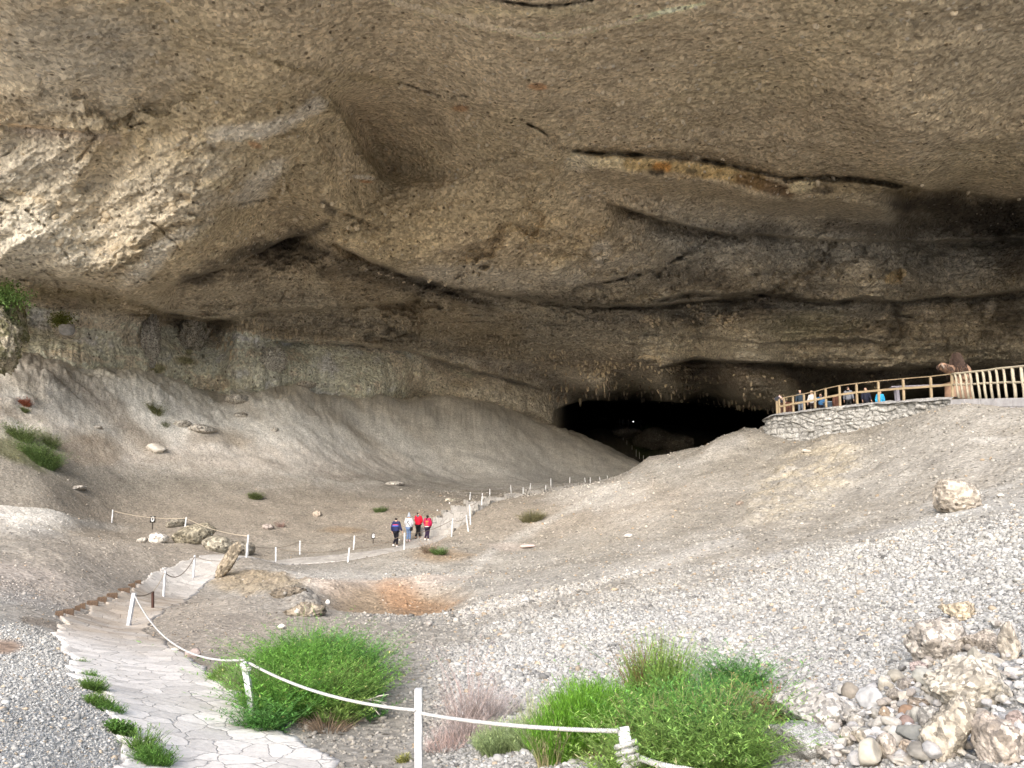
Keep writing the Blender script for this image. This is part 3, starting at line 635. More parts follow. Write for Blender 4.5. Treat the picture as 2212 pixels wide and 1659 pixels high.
# the cliff above the mouth and the roof slab thickness, out of frame: rises from the lip of the shell
lipc = co.reshape(nr2, nc2, 3)[-1]
up = [lipc, lipc+np.array([0, -2, 2.0]), lipc+np.array([0, -3, 6.0]), lipc+np.array([0, -1, 14.0]), lipc+np.array([0, 12, 34.0]), lipc+np.array([0, 90, 60.0])]
uc = np.concatenate(up); n = nc2; ii = np.arange(n-1)
qf = np.concatenate([np.stack([ii+k*n, ii+1+k*n, ii+1+(k+1)*n, ii+(k+1)*n], -1) for k in range(len(up)-1)])
mesh_np('cliff', uc, qf, simple('cliff_rock', (.30,.27,.22), var=.3, scale=.4), kind='structure')
# ================================================================ rocks
_ico = {}
def ico(sub):
    if sub not in _ico:
        bm = bmesh.new(); bmesh.ops.create_icosphere(bm, subdivisions=sub, radius=1)
        _ico[sub] = (np.array([v.co[:] for v in bm.verts], np.float32), np.array([[v.index for v in f.verts] for f in bm.faces], np.int32)); bm.free()
    return _ico[sub]
M_cong = rockmat('conglomerate_boulder', 30, speck=0.5, bumpk=0.9, white=0.2, dark=0.18)
M_congfar = rockmat('conglomerate_far', 9, speck=0.5, bumpk=1.2, white=0.22, dark=0.22)
M_smooth = simple('smooth_stone', None, attr=True, rough=.75, var=.16, scale=9, bmp=.25, bdist=.008)
M_granite = rockmat('granite', 130, speck=0.6, bumpk=0.35, white=0.3, dark=0.3)
def rock_np(size, seed, rough=0.25, cut=4, sub=4, pebbly=0.0, freq=1.6, sharp=0.6):
    v, f = ico(sub); v = v.copy(); g = np.random.default_rng(seed); o = g.random(3)*50
    for _ in range(cut):                       # flat broken faces
        n = g.normal(size=3); n /= np.linalg.norm(n); lim = g.uniform(0.45, 0.85)
        d = v@n; k = np.clip(d-lim, 0, None)*(sharp if cut < 5 else .93); v -= k[:, None]*n
    n = fbm(v[:, 0]*freq+o[0], v[:, 1]*freq+o[1], v[:, 2]*freq+o[2], 5, 0.55, seed=seed % 90)
    r = 1+rough*n
    if pebbly: r += pebbly*np.abs(fbm(v[:, 0]*6+o[1], v[:, 1]*6+o[2], v[:, 2]*6+o[0], 3, .6, seed=seed % 70))
    v = v*r[:, None]*np.array(size)/2
    return v.astype(np.float32), f
def rock(name, label, cat, base, size, colr, seed, rz=0, tilt=(0, 0), mat=None, sub=4, rough=.25, cut=4, pebbly=0, sink=.18, moss=0, patch=None, group=None, parent=None):
    v, f = rock_np(size, seed, rough, cut, sub, pebbly)
    c = np.ones((len(v), 3))*np.array(colr); n = fbm(v[:, 0]*5/size[0], v[:, 1]*5/size[0], v[:, 2]*5/size[0], 4, .6, seed=seed % 60+3)
    c *= (1+0.5*n)[:, None]
    if patch is not None:
        m = sstep(0.0, .25, fbm(v[:, 0]*3/size[0], v[:, 1]*3/size[0], v[:, 2]*3/size[0], 3, .6, seed=seed % 50+31))[:, None]*.8; c = c*(1-m)+np.array(patch)*m
    if moss:
        m = (sstep(0.0, .3, n+moss-.3)*.8)[:, None]; c = c*(1-m)+np.array((.10,.10,.035))*m
    o = mesh_np(name, v, f, mat or M_cong, parent, colr=np.clip(c, .01, .8), smooth=True)
    o.rotation_euler = (tilt[0], tilt[1], rz); o.location = Vector(base)+Vector((0, 0, size[2]*(.5-sink)))
    return tag(o, label, cat, group)
def rock_at(name, label, u, vb, wpx, hpx, colr, seed, depth=.8, **k):
    """a rock whose foot is seen at (u, vb) and that measures wpx x hpx in the photo"""
    p = GT(u, vb); s = p.y/F*1.02; w = wpx*s; h = hpx*s
    p = p+Vector((0, w*depth*.42, 0)); p.z = zs(p.x, p.y)
    return rock(name, label, k.pop('cat', 'rock'), p, (w, w*depth, max(h*1.12, .25*w)), colr, seed, **k)
CG = (.33,.30,.255)
rock_at('boulder', 'long dark conglomerate boulder, largest of the cluster beside the left path bend', 405, 1176, 82, 44, (.25,.225,.17), 3, rz=.35, tilt=(0,-.25), mat=M_congfar, pebbly=.15, sub=5, patch=(.40,.36,.27))
rock_at('boulder', 'low dark conglomerate rock behind the largest boulder, hollow under one end', 372, 1140, 46, 18, (.23,.21,.17), 5, rz=-.2, tilt=(0,-.2), mat=M_congfar, pebbly=.15, sub=4)
rock_at('boulder', 'small whitish boulder left of the largest boulder by the left path', 336, 1172, 40, 24, (.50,.47,.42), 8, mat=M_congfar, pebbly=.1, sub=4)
rock_at('boulder', 'grey brown boulder just right of the largest boulder of the cluster', 458, 1192, 62, 34, (.29,.265,.21), 11, mat=M_congfar, pebbly=.12, sub=5)
rock_at('boulder', 'dark flat boulder lying behind the leaning slab, next to a white post', 513, 1198, 58, 30, (.21,.19,.155), 14, mat=M_congfar, pebbly=.12, sub=4, tilt=(0,.2))
rock_at('leaning_slab', 'brown upright slab of conglomerate leaning over the left path', 486, 1250, 30, 72, (.27,.225,.165), 17, depth=.9, tilt=(.05,.52), mat=M_congfar, pebbly=.15, sub=5, sink=.1)
rock_at('boulder', 'tiny pale rock left of the small whitish boulder', 302, 1172, 24, 12, (.45,.42,.37), 21, mat=M_congfar, sub=3)
rock_at('boulder', 'large cream boulder alone on the right hand gravel slope', 2085, 1102, 100, 66, (.38,.335,.28), 25, depth=.85, mat=rockmat('layered_boulder', 12, speck=.4, bumpk=1.2, white=.2, dark=.1), pebbly=.22, sub=5, cut=6, tilt=(.1,.15), patch=(.32,.28,.23))
rock_at('outcrop', 'dark crusty edge of conglomerate breaking out of the brown soil mound in the centre', 618, 1288, 64, 22, (.15,.125,.095), 33, depth=.6, mat=M_congfar, pebbly=.5, sub=5, sink=.42, rz=.4, rough=.5, cut=6)
rock_at('outcrop', 'lumpy brown conglomerate outcrop left of the orange soil patch', 652, 1332, 70, 28, (.22,.185,.14), 36, depth=.8, mat=M_congfar, pebbly=.5, sub=5, sink=.4, rough=.5)
rock_at('stone', 'bleached bone shaped rock lying on the pale left slope', 330, 984, 44, 17, (.62,.58,.52), 41, sub=3, mat=M_smooth, rough=.6, cat='rock', tilt=(0, .15))
rock_at('stone', 'white angular stone right of the lumpy brown outcrop', 706, 1306, 12, 10, (.66,.64,.6), 45, sub=3, mat=M_smooth)
rock_at('stone', 'white flat stone on the soil just behind the round green bush', 606, 1360, 17, 11, (.62,.58,.5), 46, sub=3, mat=M_smooth)
rock_at('stone', 'pinkish brown rock on the soil left of the round green bush', 412, 1426, 34, 22, (.33,.265,.235), 48, sub=4, mat=M_smooth, rough=.35)
rock_at('stone', 'small cream stone left of the pinkish brown rock', 373, 1412, 20, 11, (.5,.45,.37), 49, sub=3, mat=M_smooth)
rock_at('stone', 'small pale stone on the flat brown ground left of the walkers', 683, 1117, 18, 13, (.45,.38,.31), 52, sub=3, mat=M_congfar)
rock_at('stone', 'low grey stone on the flat ground behind the left path rope', 575, 1145, 26, 12, (.36,.31,.28), 54, sub=3, mat=M_congfar)
rock_at('stone', 'little pale stones heap left of the stone steps', 972, 1085, 22, 9, (.5,.46,.38), 56, sub=3, mat=M_congfar, rough=.6)
rock_at('stone', 'brown stone near the foot of the gravel slope under the lone cream boulder', 1600, 1092, 18, 9, (.27,.22,.18), 58, sub=3, mat=M_congfar)
rock_at('stone', 'pale flat stone on the right gravel slope below the rubble outcrop', 1360, 1163, 22, 8, (.5,.47,.43), 61, sub=3, mat=M_smooth)
rock_at('stone', 'pale pink stone half buried near the centre of the lower slope', 1140, 1185, 34, 8, (.5,.40,.36), 63, sub=3, mat=M_smooth)
for k, (u, v, w, h, c, lab) in enumerate([(1640,1228,14,7,(.4,.37,.35),'small pale stone in the middle of the right gravel slope'),(1475,1378,14,8,(.6,.58,.55),'white pebble stone lying above the big green bush'),(1520,1385,10,7,(.15,.14,.13),'dark pebble stone above the big green bush'),(1565,1415,16,8,(.5,.46,.4),'cream pebble stone above the big green bush'),(985,1345,13,9,(.5,.46,.4),'small cream stone in the line of stones at the soil edge behind the round bush'),(925,1352,15,9,(.3,.27,.24),'small dark stone at the soil edge behind the round bush'),(240,1345,9,7,(.3,.26,.2),'small dark stone at the foot of the leaning white post'),(190,1398,12,6,(.2,.19,.18),'dark flat pebble on the grey gravel left of the path'),(850,1245,9,6,(.2,.18,.15),'small dark stone above the orange soil'),(1745,980,22,8,(.5,.46,.4),'pale stone at the foot of the stone wall'),(2165,1075,16,9,(.45,.42,.38),'small pale stone right of the lone cream boulder')]):
    rock_at('stone', lab, u, v, w, h, c, 70+k, sub=3, mat=M_smooth)
# pale mossy buttress at the left edge and a rock with a tuft on the wall
def rock_abs(name, label, u, v, d, size, colr, seed, **k):
    p = P(u, v, d); size = tuple(size); p.z -= size[2]*.5
    return rock(name, label, k.pop('cat', 'rock'), p, size, colr, seed, sink=0, **k)
rock_abs('rock_buttress', 'mossy cream rock buttress at the far left edge below the leafy plant', -14, 720, 48, (2.8,3.0,5.0), (.46,.41,.32), 101, mat=M_congfar, moss=.38, pebbly=.3, sub=5, tilt=(0,-.35), cut=5)
rock_abs('rock_buttress', 'dark mossy rock pillar behind the cream buttress at the left edge', 24, 690, 50, (1.7,2,4.2), (.27,.245,.18), 103, mat=M_congfar, moss=.45, pebbly=.3, sub=5, tilt=(0,-.35))
rock_abs('rock', 'grey angular block stuck low on the pale left wall beside a grass tuft', 146, 712, 55.5, (1.2,1.0,1.0), (.27,.27,.28), 105, mat=M_smooth, sub=4, rough=.3, cut=6)
def wall_rock(name, label, u, v, size, colr, seed, **k):
    p, n_ = zc(u, v); p = p+n_*size[1]*.12; return rock(name, label, 'rock', p-Vector((0, 0, size[2]*.5)), size, colr, seed, sink=0, **k)
wall_rock('flowstone_column', 'lumpy pale column of flowstone on the left wall, mossy at its foot', 412, 745, (2.4,2.4,4.6), (.43,.40,.35), 107, mat=M_congfar, moss=.12, pebbly=.7, sub=5, tilt=(0,.1), cut=5, rough=.6)
wall_rock('flowstone_column', 'thin pale flowstone rib left of the lumpy column', 322, 742, (1.1,2.0,5.2), (.46,.44,.41), 109, mat=M_congfar, pebbly=.6, sub=5, tilt=(0,-.05), cut=3, rough=.6)
wall_rock('flowstone_column', 'short pale flowstone boss with moss right of the lumpy column', 578, 780, (2.6,2.4,2.6), (.50,.48,.44), 111, mat=M_congfar, moss=.08, pebbly=.6, sub=5, cut=5, rough=.6)
for k, (u, v, w, h, lab) in enumerate([(440,788,54,18,'pale rock slab at the foot of the lumpy flowstone column'),(395,812,34,13,'small pale rock below the lumpy flowstone column'),(855,850,38,9,'pale slab with moss on the upper slope right of centre'),(655,842,40,12,'pale knobbly rock at the foot of the fluted wall'),(515,905,26,12,'pale rock lying midway on the left slope'),(500,885,60,20,'cluster rock of pale crust high on the left slope'),(590,935,16,9,'small pale rock on the middle of the left slope'),(205,925,18,7,'pale flat rock on the dark streak of the left slope'),(160,1055,34,9,'pale rock near the foot of the left slope')]):
    rock_at('rock', lab, u, v, w, h, (.45,.42,.38), 120+k, sub=4, mat=M_congfar, pebbly=.25, depth=1.2, sink=.3)
# ---------------------------------------------------------------- rubble at the lower right, from the 2500 px photo
def Q5(x, y): return (1800+x/3.16)*.8848, (1400+y/3.16)*.8848
RB = [ # x, y of centre, w, h, colour, kind, label
 (1640,545,440,290,(.42,.38,.34),'c','large grey pink conglomerate block at the top of the rubble pile'),
 (1780,300,270,150,(.56,.46,.31),'c','ochre and cream lump with orange pebbles, highest of the rubble'),
 (1980,545,240,180,(.38,.33,.28),'g','brown boulder with a white patch right of the large grey pink block'),
 (1950,880,580,340,(.54,.49,.40),'c','broad cream conglomerate slab at the right of the rubble pile'),
 (1730,1260,320,470,(.45,.40,.32),'c','tall cream conglomerate block standing in front of the broad slab'),
 (2100,1330,320,380,(.47,.40,.34),'c','pinkish conglomerate block in the lower right corner'),
 (2170,560,160,260,(.44,.39,.32),'c','brown conglomerate block cut by the right edge of the picture'),
 (560,1340,500,270,(.42,.43,.44),'t','smooth grey speckled granite boulder beside the big green bush'),
 (690,1090,560,300,(.52,.50,.47),'c','whitish conglomerate boulder directly behind the granite boulder'),
 (1540,820,210,110,(.48,.48,.43),'s','flat pale green grey slab above the rubble centre'),
 (908,930,135,115,(.33,.29,.23),'s','rounded brown stone on the left rim of the rubble'),
 (1075,985,200,150,(.55,.57,.60),'s','jagged bluish white stone on the left rim of the rubble'),
 (1170,872,115,90,(.56,.52,.44),'s','pale tan angular stone above the jagged bluish stone'),
 (1250,805,140,100,(.40,.37,.30),'s','grey brown wedge stone at the top of the small rubble'),
 (1345,1085,112,88,(.34,.20,.11),'s','orange brown round cobble in the rubble centre'),
 (1080,1095,84,70,(.42,.41,.38),'s','small round grey cobble left of the ochre speckled cobble'),
 (1166,1106,92,104,(.42,.31,.20),'g','ochre speckled round cobble left of centre in the rubble'),
 (1420,1112,98,100,(.44,.43,.38),'s','pale grey round cobble right of the orange brown cobble'),
 (1335,1182,122,112,(.30,.20,.17),'s','reddish purple round cobble below the orange brown cobble'),
 (1515,1122,140,140,(.31,.30,.28),'g','dark grey round cobble beside the tall cream block'),
 (1292,1280,180,140,(.60,.58,.54),'s','white veined stone under the reddish purple cobble'),
 (1480,1280,280,180,(.22,.23,.22),'s','dark slate wedge leaning on the tall cream block'),
 (1520,1400,260,130,(.24,.23,.21),'s','dark slate block under the slate wedge'),
 (1195,1370,190,200,(.42,.37,.32),'g','mottled brown and white oblong stone below the white veined stone'),
 (1085,1420,210,190,(.47,.44,.37),'s','smooth beige curved stone at the bottom edge of the rubble'),
 (957,1432,96,100,(.50,.49,.44),'s','pale egg shaped cobble at the bottom edge of the rubble'),
 (770,1410,220,110,(.44,.40,.36),'g','long mottled stone in front of the granite boulder'),
 (862,1285,130,120,(.42,.39,.34),'g','round mottled cobble right of the granite boulder'),
 (722,1195,150,130,(.45,.40,.37),'g','mottled pinkish cobble just above the granite boulder'),
 (812,1080,160,120,(.43,.39,.35),'g','mottled brown stone resting on the whitish boulder'),
 (942,1168,130,120,(.46,.43,.38),'g','grey mottled cobble left of the round grey cobble'),
 (1050,1250,150,70,(.45,.44,.38),'s','flat olive grey stone in the lower middle of the rubble'),
 (2010,685,250,80,(.58,.54,.46),'s','long smooth pale stone in front of the brown boulder with the white patch'),
 (1880,655,120,120,(.40,.38,.32),'s','striped grey green stone wedged beside the long smooth pale stone'),
 (1435,1015,150,90,(.31,.25,.19),'g','dark brown speckled cobble above the orange brown cobble'),
 (1560,985,140,100,(.58,.55,.50),'s','white rounded stone left of the broad cream slab'),
 (1430,740,160,90,(.36,.28,.26),'g','rough reddish stone under the large grey pink block'),
 (1695,725,130,90,(.50,.38,.25),'g','ochre stone tucked under the large grey pink block'),
 (1350,860,150,100,(.34,.30,.26),'g','dark mottled stone above the centre of the rubble'),
 (1340,960,130,90,(.55,.50,.42),'s','cream flat stone in the upper centre of the rubble'),
 (1230,950,120,90,(.36,.32,.27),'g','brown mottled stone right of the jagged bluish stone'),
 (1250,1040,100,70,(.52,.47,.42),'g','pale mottled cobble above the ochre speckled cobble'),
 (1640,870,120,100,(.30,.25,.22),'g','dark reddish stone wedged against the broad cream slab'),
 (590,870,110,70,(.50,.43,.39),'s','pinkish flat stone lying alone above the rubble'),
 (2180,1170,120,190,(.33,.25,.22),'g','dark reddish conglomerate lump at the right edge'),
 (980,1290,150,110,(.50,.44,.34),'g','yellowish mottled stone in the lower left of the rubble'),
 (1340,1370,110,110,(.40,.32,.24),'g','small brown and white cobble below the white veined stone'),
 (1300,1450,170,80,(.52,.49,.45),'s','pale stone at the bottom edge under the oblong mottled stone'),
 (2090,1230,150,60,(.34,.36,.40),'s','bluish grey pebble beside the pinkish corner block'),
 (2050,405,150,60,(.44,.43,.40),'s','thin grey slab near the top right of the rubble'),
 (2120,430,90,70,(.56,.54,.50),'s','white cobble near the top right of the rubble'),
 (1560,1060,90,60,(.45,.43,.40),'g','small mottled stone squeezed between the white and the dark grey cobbles'),
]
mats = {'c': M_cong, 's': M_smooth, 't': M_granite, 'g': rockmat('mottled_cobble', 60, speck=.5, bumpk=.3, white=.25, dark=.2)}
RBP = []
for k, (x, y, w, h, c, kd, lab) in enumerate(RB):
    u, v = Q5(x, y+h*.42); s = .8848/3.16
    big = w > 220
    nm = 'boulder' if big else ('cobble' if 'cobble' in lab else 'stone')
    rock_at(nm, lab, u, v, w*s*1.13, h*s*(1.12 if not big else 1.05), tuple(np.array(c)*np.array([1.03,.98,.9])*.5+np.mean(c)*.22), 200+k, depth=.85, mat=mats[kd], sub=5 if big else 4,
            rough=.34 if kd == 'c' else (.18 if 'round' in lab else .22), cut=11 if kd == 'c' else (2 if 'round' in lab else 10), pebbly=.28 if kd == 'c' else 0, sink=.2, rz=k*1.3, group='rocks of the rubble pile', tilt=(0, (k % 5-2)*.08))
# small filler cobbles between them, each its own object
g_ = np.random.default_rng(5); protos = []
tones = [('grey',(.31,.30,.295)),('brown',(.27,.24,.21)),('cream',(.38,.355,.315)),('white',(.44,.43,.42)),('dark',(.17,.165,.16))]
for ti, (tn, tc) in enumerate(tones):
    for q_ in range(2):
        vv, ff = rock_np((1, .85, .75), 400+ti*7+q_, .2, 9, 3); cc = np.ones((len(vv), 3))*np.array(tc)
        me = mesh_np('cobble', vv, ff, M_smooth, colr=cc); protos.append((tn, me))
cnt = 0
poly = [(620,980),(980,860),(1300,740),(1480,700),(2160,360),(2212,380),(2212,1500),(640,1500)]
def inside(x, y, pl):
    c = False; n = len(pl)
    for i in range(n):
        (x1, y1), (x2, y2) = pl[i], pl[i-1]
        if (y1 > y) != (y2 > y) and x < (x2-x1)*(y-y1)/(y2-y1)+x1: c = not c
    return c
while cnt < 280:
    x, y = g_.uniform(600, 2212), g_.uniform(360, 1520)
    if not inside(x, y, poly): continue
    p = GT(*Q5(x, y)); tn, pr = protos[cnt % 10]; s = g_.uniform(.05, .115)*(1 if cnt % 5 else 1.5)
    if cnt < 10: o = pr
    else: o = bpy.data.objects.new('cobble', pr.data); col.objects.link(o)
    o.location = p+Vector((0, 0, s*.22+g_.uniform(0, .05))); o.scale = (s, s*g_.uniform(.8, 1.2), s*g_.uniform(.6, 1)); o.rotation_euler = (g_.uniform(-.5, .5), g_.uniform(-.5, .5), g_.uniform(0, 6.2))
    tag(o, f'small {tn} cobble among the loose cobbles filling the rubble pile', 'cobble', f'small {tn} cobbles in the rubble pile'); cnt += 1
# ---------------------------------------------------------------- gravel: loose pebbles as one sheet of stones
def pebbles(n, name, label, rmin, rmax, size0, thmin=-38, thmax=38, seed=1, dens=None, cscale=1.0, mat=None):
    g = np.random.default_rng(seed)
    th = g.uniform(math.radians(thmin), math.radians(thmax), n*3); r = np.exp(g.uniform(math.log(rmin), math.log(rmax), n*3))
    px = r*np.sin(th); py = r*np.cos(th); pz = zt(px, py)
    j = np.clip(np.searchsorted(TH, th), 0, nc-1); i = np.clip(np.searchsorted(RR, r), 0, nr-1)
    cc = CG0[i, j]; keep = (on_path[i, j] < .3)
    lum = cc.mean(1); uu, vv_ = proj(px, py, pz); inr = (uu > 1800) & (vv_ > 1360+(2212-uu)*.55); keep &= ~(inr & (g.random(n*3) < .75)); keep &= g.random(n*3) < dens(lum, px, py, pz)
    k = np.nonzero(keep)[0][:n]; px, py, pz, r, cc = px[k], py[k], pz[k], r[k], cc[k]; m = len(k)
    v, f = ico(1); nv = len(v); 
    s = size0*np.clip(r/9, .5, 8)**.7*np.exp(g.normal(0, .42, m))*np.where(px < -1.8-.12*py, .55, 1.0); s = np.clip(s, 0, .13)
    q = g.normal(size=(m, 4)); q /= np.linalg.norm(q, axis=1)[:, None]; a, b, c, d = q.T
    Rm = np.stack([1-2*(c*c+d*d), 2*(b*c-a*d), 2*(b*d+a*c), 2*(b*c+a*d), 1-2*(b*b+d*d), 2*(c*d-a*b), 2*(b*d-a*c), 2*(c*d+a*b), 1-2*(b*b+c*c)], -1).reshape(m, 3, 3)
    sc3 = np.stack([g.uniform(.7, 1.3, m), g.uniform(.6, 1.0, m), g.uniform(.35, .75, m)], -1)
    jit = 1+g.uniform(-.22, .22, (m, nv))
    vv = v[None]*jit[..., None]*sc3[:, None, :]
    vv = np.einsum('mij,mvj->mvi', Rm, vv); vv[..., 2] *= .8
    vv = vv*s[:, None, None]/2*1.6+np.stack([px, py, pz+s*.12], -1)[:, None, :]
    ff = (f[None]+(np.arange(m)*nv)[:, None, None]).reshape(-1, 3)
    tone = np.exp(g.normal(0.0, .19, m)); hue = g.random(m)
    pc = cc*tone[:, None]
    pc[hue > .955] = pc[hue > .955]*np.array([1.05, .88, .70]); pc[hue < .09] *= np.array([.55, .55, .56])
    pc = np.repeat(np.clip(pc*cscale, .02, .74)[:, None, :], nv, 1).reshape(-1, 3)
    return mesh_np(name, vv.reshape(-1, 3), ff, mat or M_peb, colr=pc, smooth=False, label=label, kind='stuff')
M_peb, _nt, _b = newmat('pebble'); _nt.links.new(N(_nt, 'ShaderNodeAttribute', attribute_name='Col').outputs[0], _b.inputs['Base Color'])
pebbles(265000, 'gravel', 'pale loose gravel covering the near slope and the left foreground', 3.2, 24, .0255, seed=1, dens=lambda l, x, y, z: np.clip((l-.24)*5, .02, 1))
pebbles(26000, 'scree', 'scattered stones on the brown soil and on the slopes further in', 9, 60, .022, seed=2, dens=lambda l, x, y, z: np.where(l < .46, .8, .2)*np.where(x > 3, 1.0, .7), cscale=1.02)
# ================================================================ flagstone path
L_ = _acc[-1]; na = 1500; ncx = 26
ta = np.linspace(0, L_, na)**1.0
# finer near the viewer
ta = L_*(np.linspace(0, 1, na)**1.6)
pxs = np.array([p[0] for p in pth_xy]); pys = np.array([p[1] for p in pth_xy]); acc = np.array(_acc)
def smooth_interp(t, vals):
    # Catmull-like smoothing by averaging a window
    o = 0
    for k in (-1.2, -.6, 0, .6, 1.2): o = o+np.interp(np.clip(t+k, 0, L_), acc, vals)
    return o/5
cx = smooth_interp(ta, pxs); cy = smooth_interp(ta, pys); hw = np.interp(ta, acc, pth_hw)
dx = np.gradient(cx, ta); dy = np.gradient(cy, ta); ln = np.hypot(dx, dy); dx /= ln; dy /= ln
zc0 = ground(cx, cy)
up_ = cy > 42.3
zst = np.round(zc0/.34)*.34
zpath = np.where(up_, np.where(cy < 62, zst, zc0), zc0)
ss = np.linspace(-1, 1, ncx)
PX = cx[:, None]+(dy*hw)[:, None]*ss; PY = cy[:, None]-(dx*hw)[:, None]*ss
ed = fbm(PX*1.3, PY*1.3, PX*0, 4, .65, seed=3)*.34*np.abs(ss)[None]
PX = PX+ed*dy[:, None]*np.sign(ss); PY = PY-ed*dx[:, None]*np.sign(ss)
zg = ground(PX, PY)
PZ = np.where(up_[:, None] & (cy[:, None] < 62), zpath[:, None]+.10, zg+.022)+.012*fbm(PX*2, PY*2, PX*0, 3, seed=77)
nr_, nc_ = PX.shape
# skirt
PX = np.c_[PX[:, :1], PX, PX[:, -1:]]; PY = np.c_[PY[:, :1], PY, PY[:, -1:]]; PZ = np.c_[PZ[:, :1]-.6, PZ, PZ[:, -1:]-.6]
ix = np.arange(PX.size).reshape(PX.shape)
qp = np.stack([ix[:-1, :-1], ix[:-1, 1:], ix[1:, 1:], ix[1:, :-1]], -1).reshape(-1, 4)
m, nt, b = newmat('flagstones'); tc = N(nt, 'ShaderNodeTexCoord').outputs['Object']
mp = N(nt, 'ShaderNodeMapping'); mp.inputs['Scale'].default_value = (1, 1.0, .25); mp.inputs['Rotation'].default_value = (0, 0, .45); nt.links.new(tc, mp.inputs[0])
wn = N(nt, 'ShaderNodeTexNoise', Scale=1.6, Detail=5.0, Roughness=.6); nt.links.new(mp.outputs[0], wn.inputs[0])
va = N(nt, 'ShaderNodeVectorMath', operation='MULTIPLY_ADD'); nt.links.new(wn.outputs[1], va.inputs[0]); va.inputs[1].default_value = (.34, .34, .05); nt.links.new(mp.outputs[0], va.inputs[2])
e = voro(nt, va.outputs[0], 2.9, 'DISTANCE_TO_EDGE', 0); cellc = voro(nt, va.outputs[0], 2.9, 'F1', 1)
sp = N(nt, 'ShaderNodeSeparateColor'); nt.links.new(cellc, sp.inputs[0])
attr = N(nt, 'ShaderNodeAttribute', attribute_name='Col').outputs[0]
st = mixrgb(nt, attr, ramp(nt, sp.outputs[0], [(0, .80), (1, 1.15)]), 1.0, 'MULTIPLY')
st = mixrgb(nt, st, ramp(nt, noise(nt, tc, 14, 6, .7), [(.3, .72), (.55, 1.0), (.75, 1.15)]), .8, 'MULTIPLY')
gapn = noise(nt, tc, 6, 4, .6)
ad = N(nt, 'ShaderNodeMath', operation='MULTIPLY_ADD'); nt.links.new(gapn, ad.inputs[0]); ad.inputs[1].default_value = .05; nt.links.new(e, ad.inputs[2])
joint = ramp(nt, ad.outputs[0], [(.034, 0), (.058, 1)])
grit = mixrgb(nt, attr, ramp(nt, voro(nt, tc, 60, 'F1', 1), [(.1, .40), (.9, .9)]), 1.0, 'MULTIPLY')
nt.links.new(mixrgb(nt, grit, st, joint), b.inputs['Base Color'])
bump(nt, b, [(noise(nt, tc, 7, 6, .65), .5, .03), (joint, .6, .02), (noise(nt, tc, 40, 4, .6), .4, .006)])
dirt = sstep(13.2, 16.5, PY)*.9*(1-sstep(24, 28, PY)); fb = fbm(PX*1.5, PY*1.5, PX*0, 4, .6, seed=81)
pc = np.ones(PX.shape+(3,))*c3(.62,.59,.55); dm = np.clip(dirt+fb*.8*dirt+sstep(.2,.5,fb)*.12, 0, 1)[..., None]; pc = pc*(1-dm)+c3(.44,.38,.31)*dm
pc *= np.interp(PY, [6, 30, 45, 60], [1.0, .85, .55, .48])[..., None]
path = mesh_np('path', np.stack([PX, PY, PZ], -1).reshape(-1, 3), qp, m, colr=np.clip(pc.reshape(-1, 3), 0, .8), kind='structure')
path.data.flip_normals()
# pale edging stones of the steps
g = np.random.default_rng(9)
M_edge = simple('edging', (.28,.265,.24), var=.3, scale=5, bmp=.4, bdist=.02)
k = 0
edge_mb = MB()
for i in range(0, na, 1):
    if cy[i] < 42.3 or cy[i] > 62: continue
    if k and ta[i]-k < .42: continue
    k = ta[i]
    for sd_ in (-1, 1):
        x_ = cx[i]+dy[i]*hw[i]*sd_*1.03; y_ = cy[i]-dx[i]*hw[i]*sd_*1.03
        z_ = zpath[i]+.12
        edge_mb.box((x_, y_, z_-.05), (g.uniform(.12, .18), g.uniform(.28, .4), .26), Matrix.Rotation(math.atan2(-dx[i], dy[i])*0+g.uniform(-.3, .3), 3, 'Z'), .04)
edge_mb.build('step_kerb', M_edge, bevel=.02, kind='structure')
# dark edging blocks on the left of the path
def Z2(x, y): return (x/2.2886)*.8848, (1150+y/2.2886)*.8848
proto_b = None; M_brick = simple('old_brown_block', (.13,.085,.055), var=.35, scale=8, bmp=.5, bdist=.02)
for i, (x_, y_, ln_) in enumerate([(330,815,34),(380,800,46),(432,780,24),(460,767,24),(515,750,48),(568,730,40),(625,707,46),(690,678,52),(735,650,30),(770,632,26)]):
    p = GT(*Z2(x_, y_))
    if proto_b is None: proto_b = MB().box((0, 0, 0), (1, .5, .36), None, .05).build('edging_block', M_brick, bevel=.04); o = proto_b
    else: o = bpy.data.objects.new('edging_block', proto_b.data); col.objects.link(o)
    s = ln_/2.2886*.8848/F*p.y*1.15; o.scale = (s, min(s, .45), .42); o.location = p+Vector((0, 0, .04)); o.rotation_euler = (0, random.uniform(-.1, .1), .62+random.uniform(-.1, .1))
    tag(o, 'dark brown edging block in the row along the left side of the path', 'edging block', 'edging blocks beside the path')
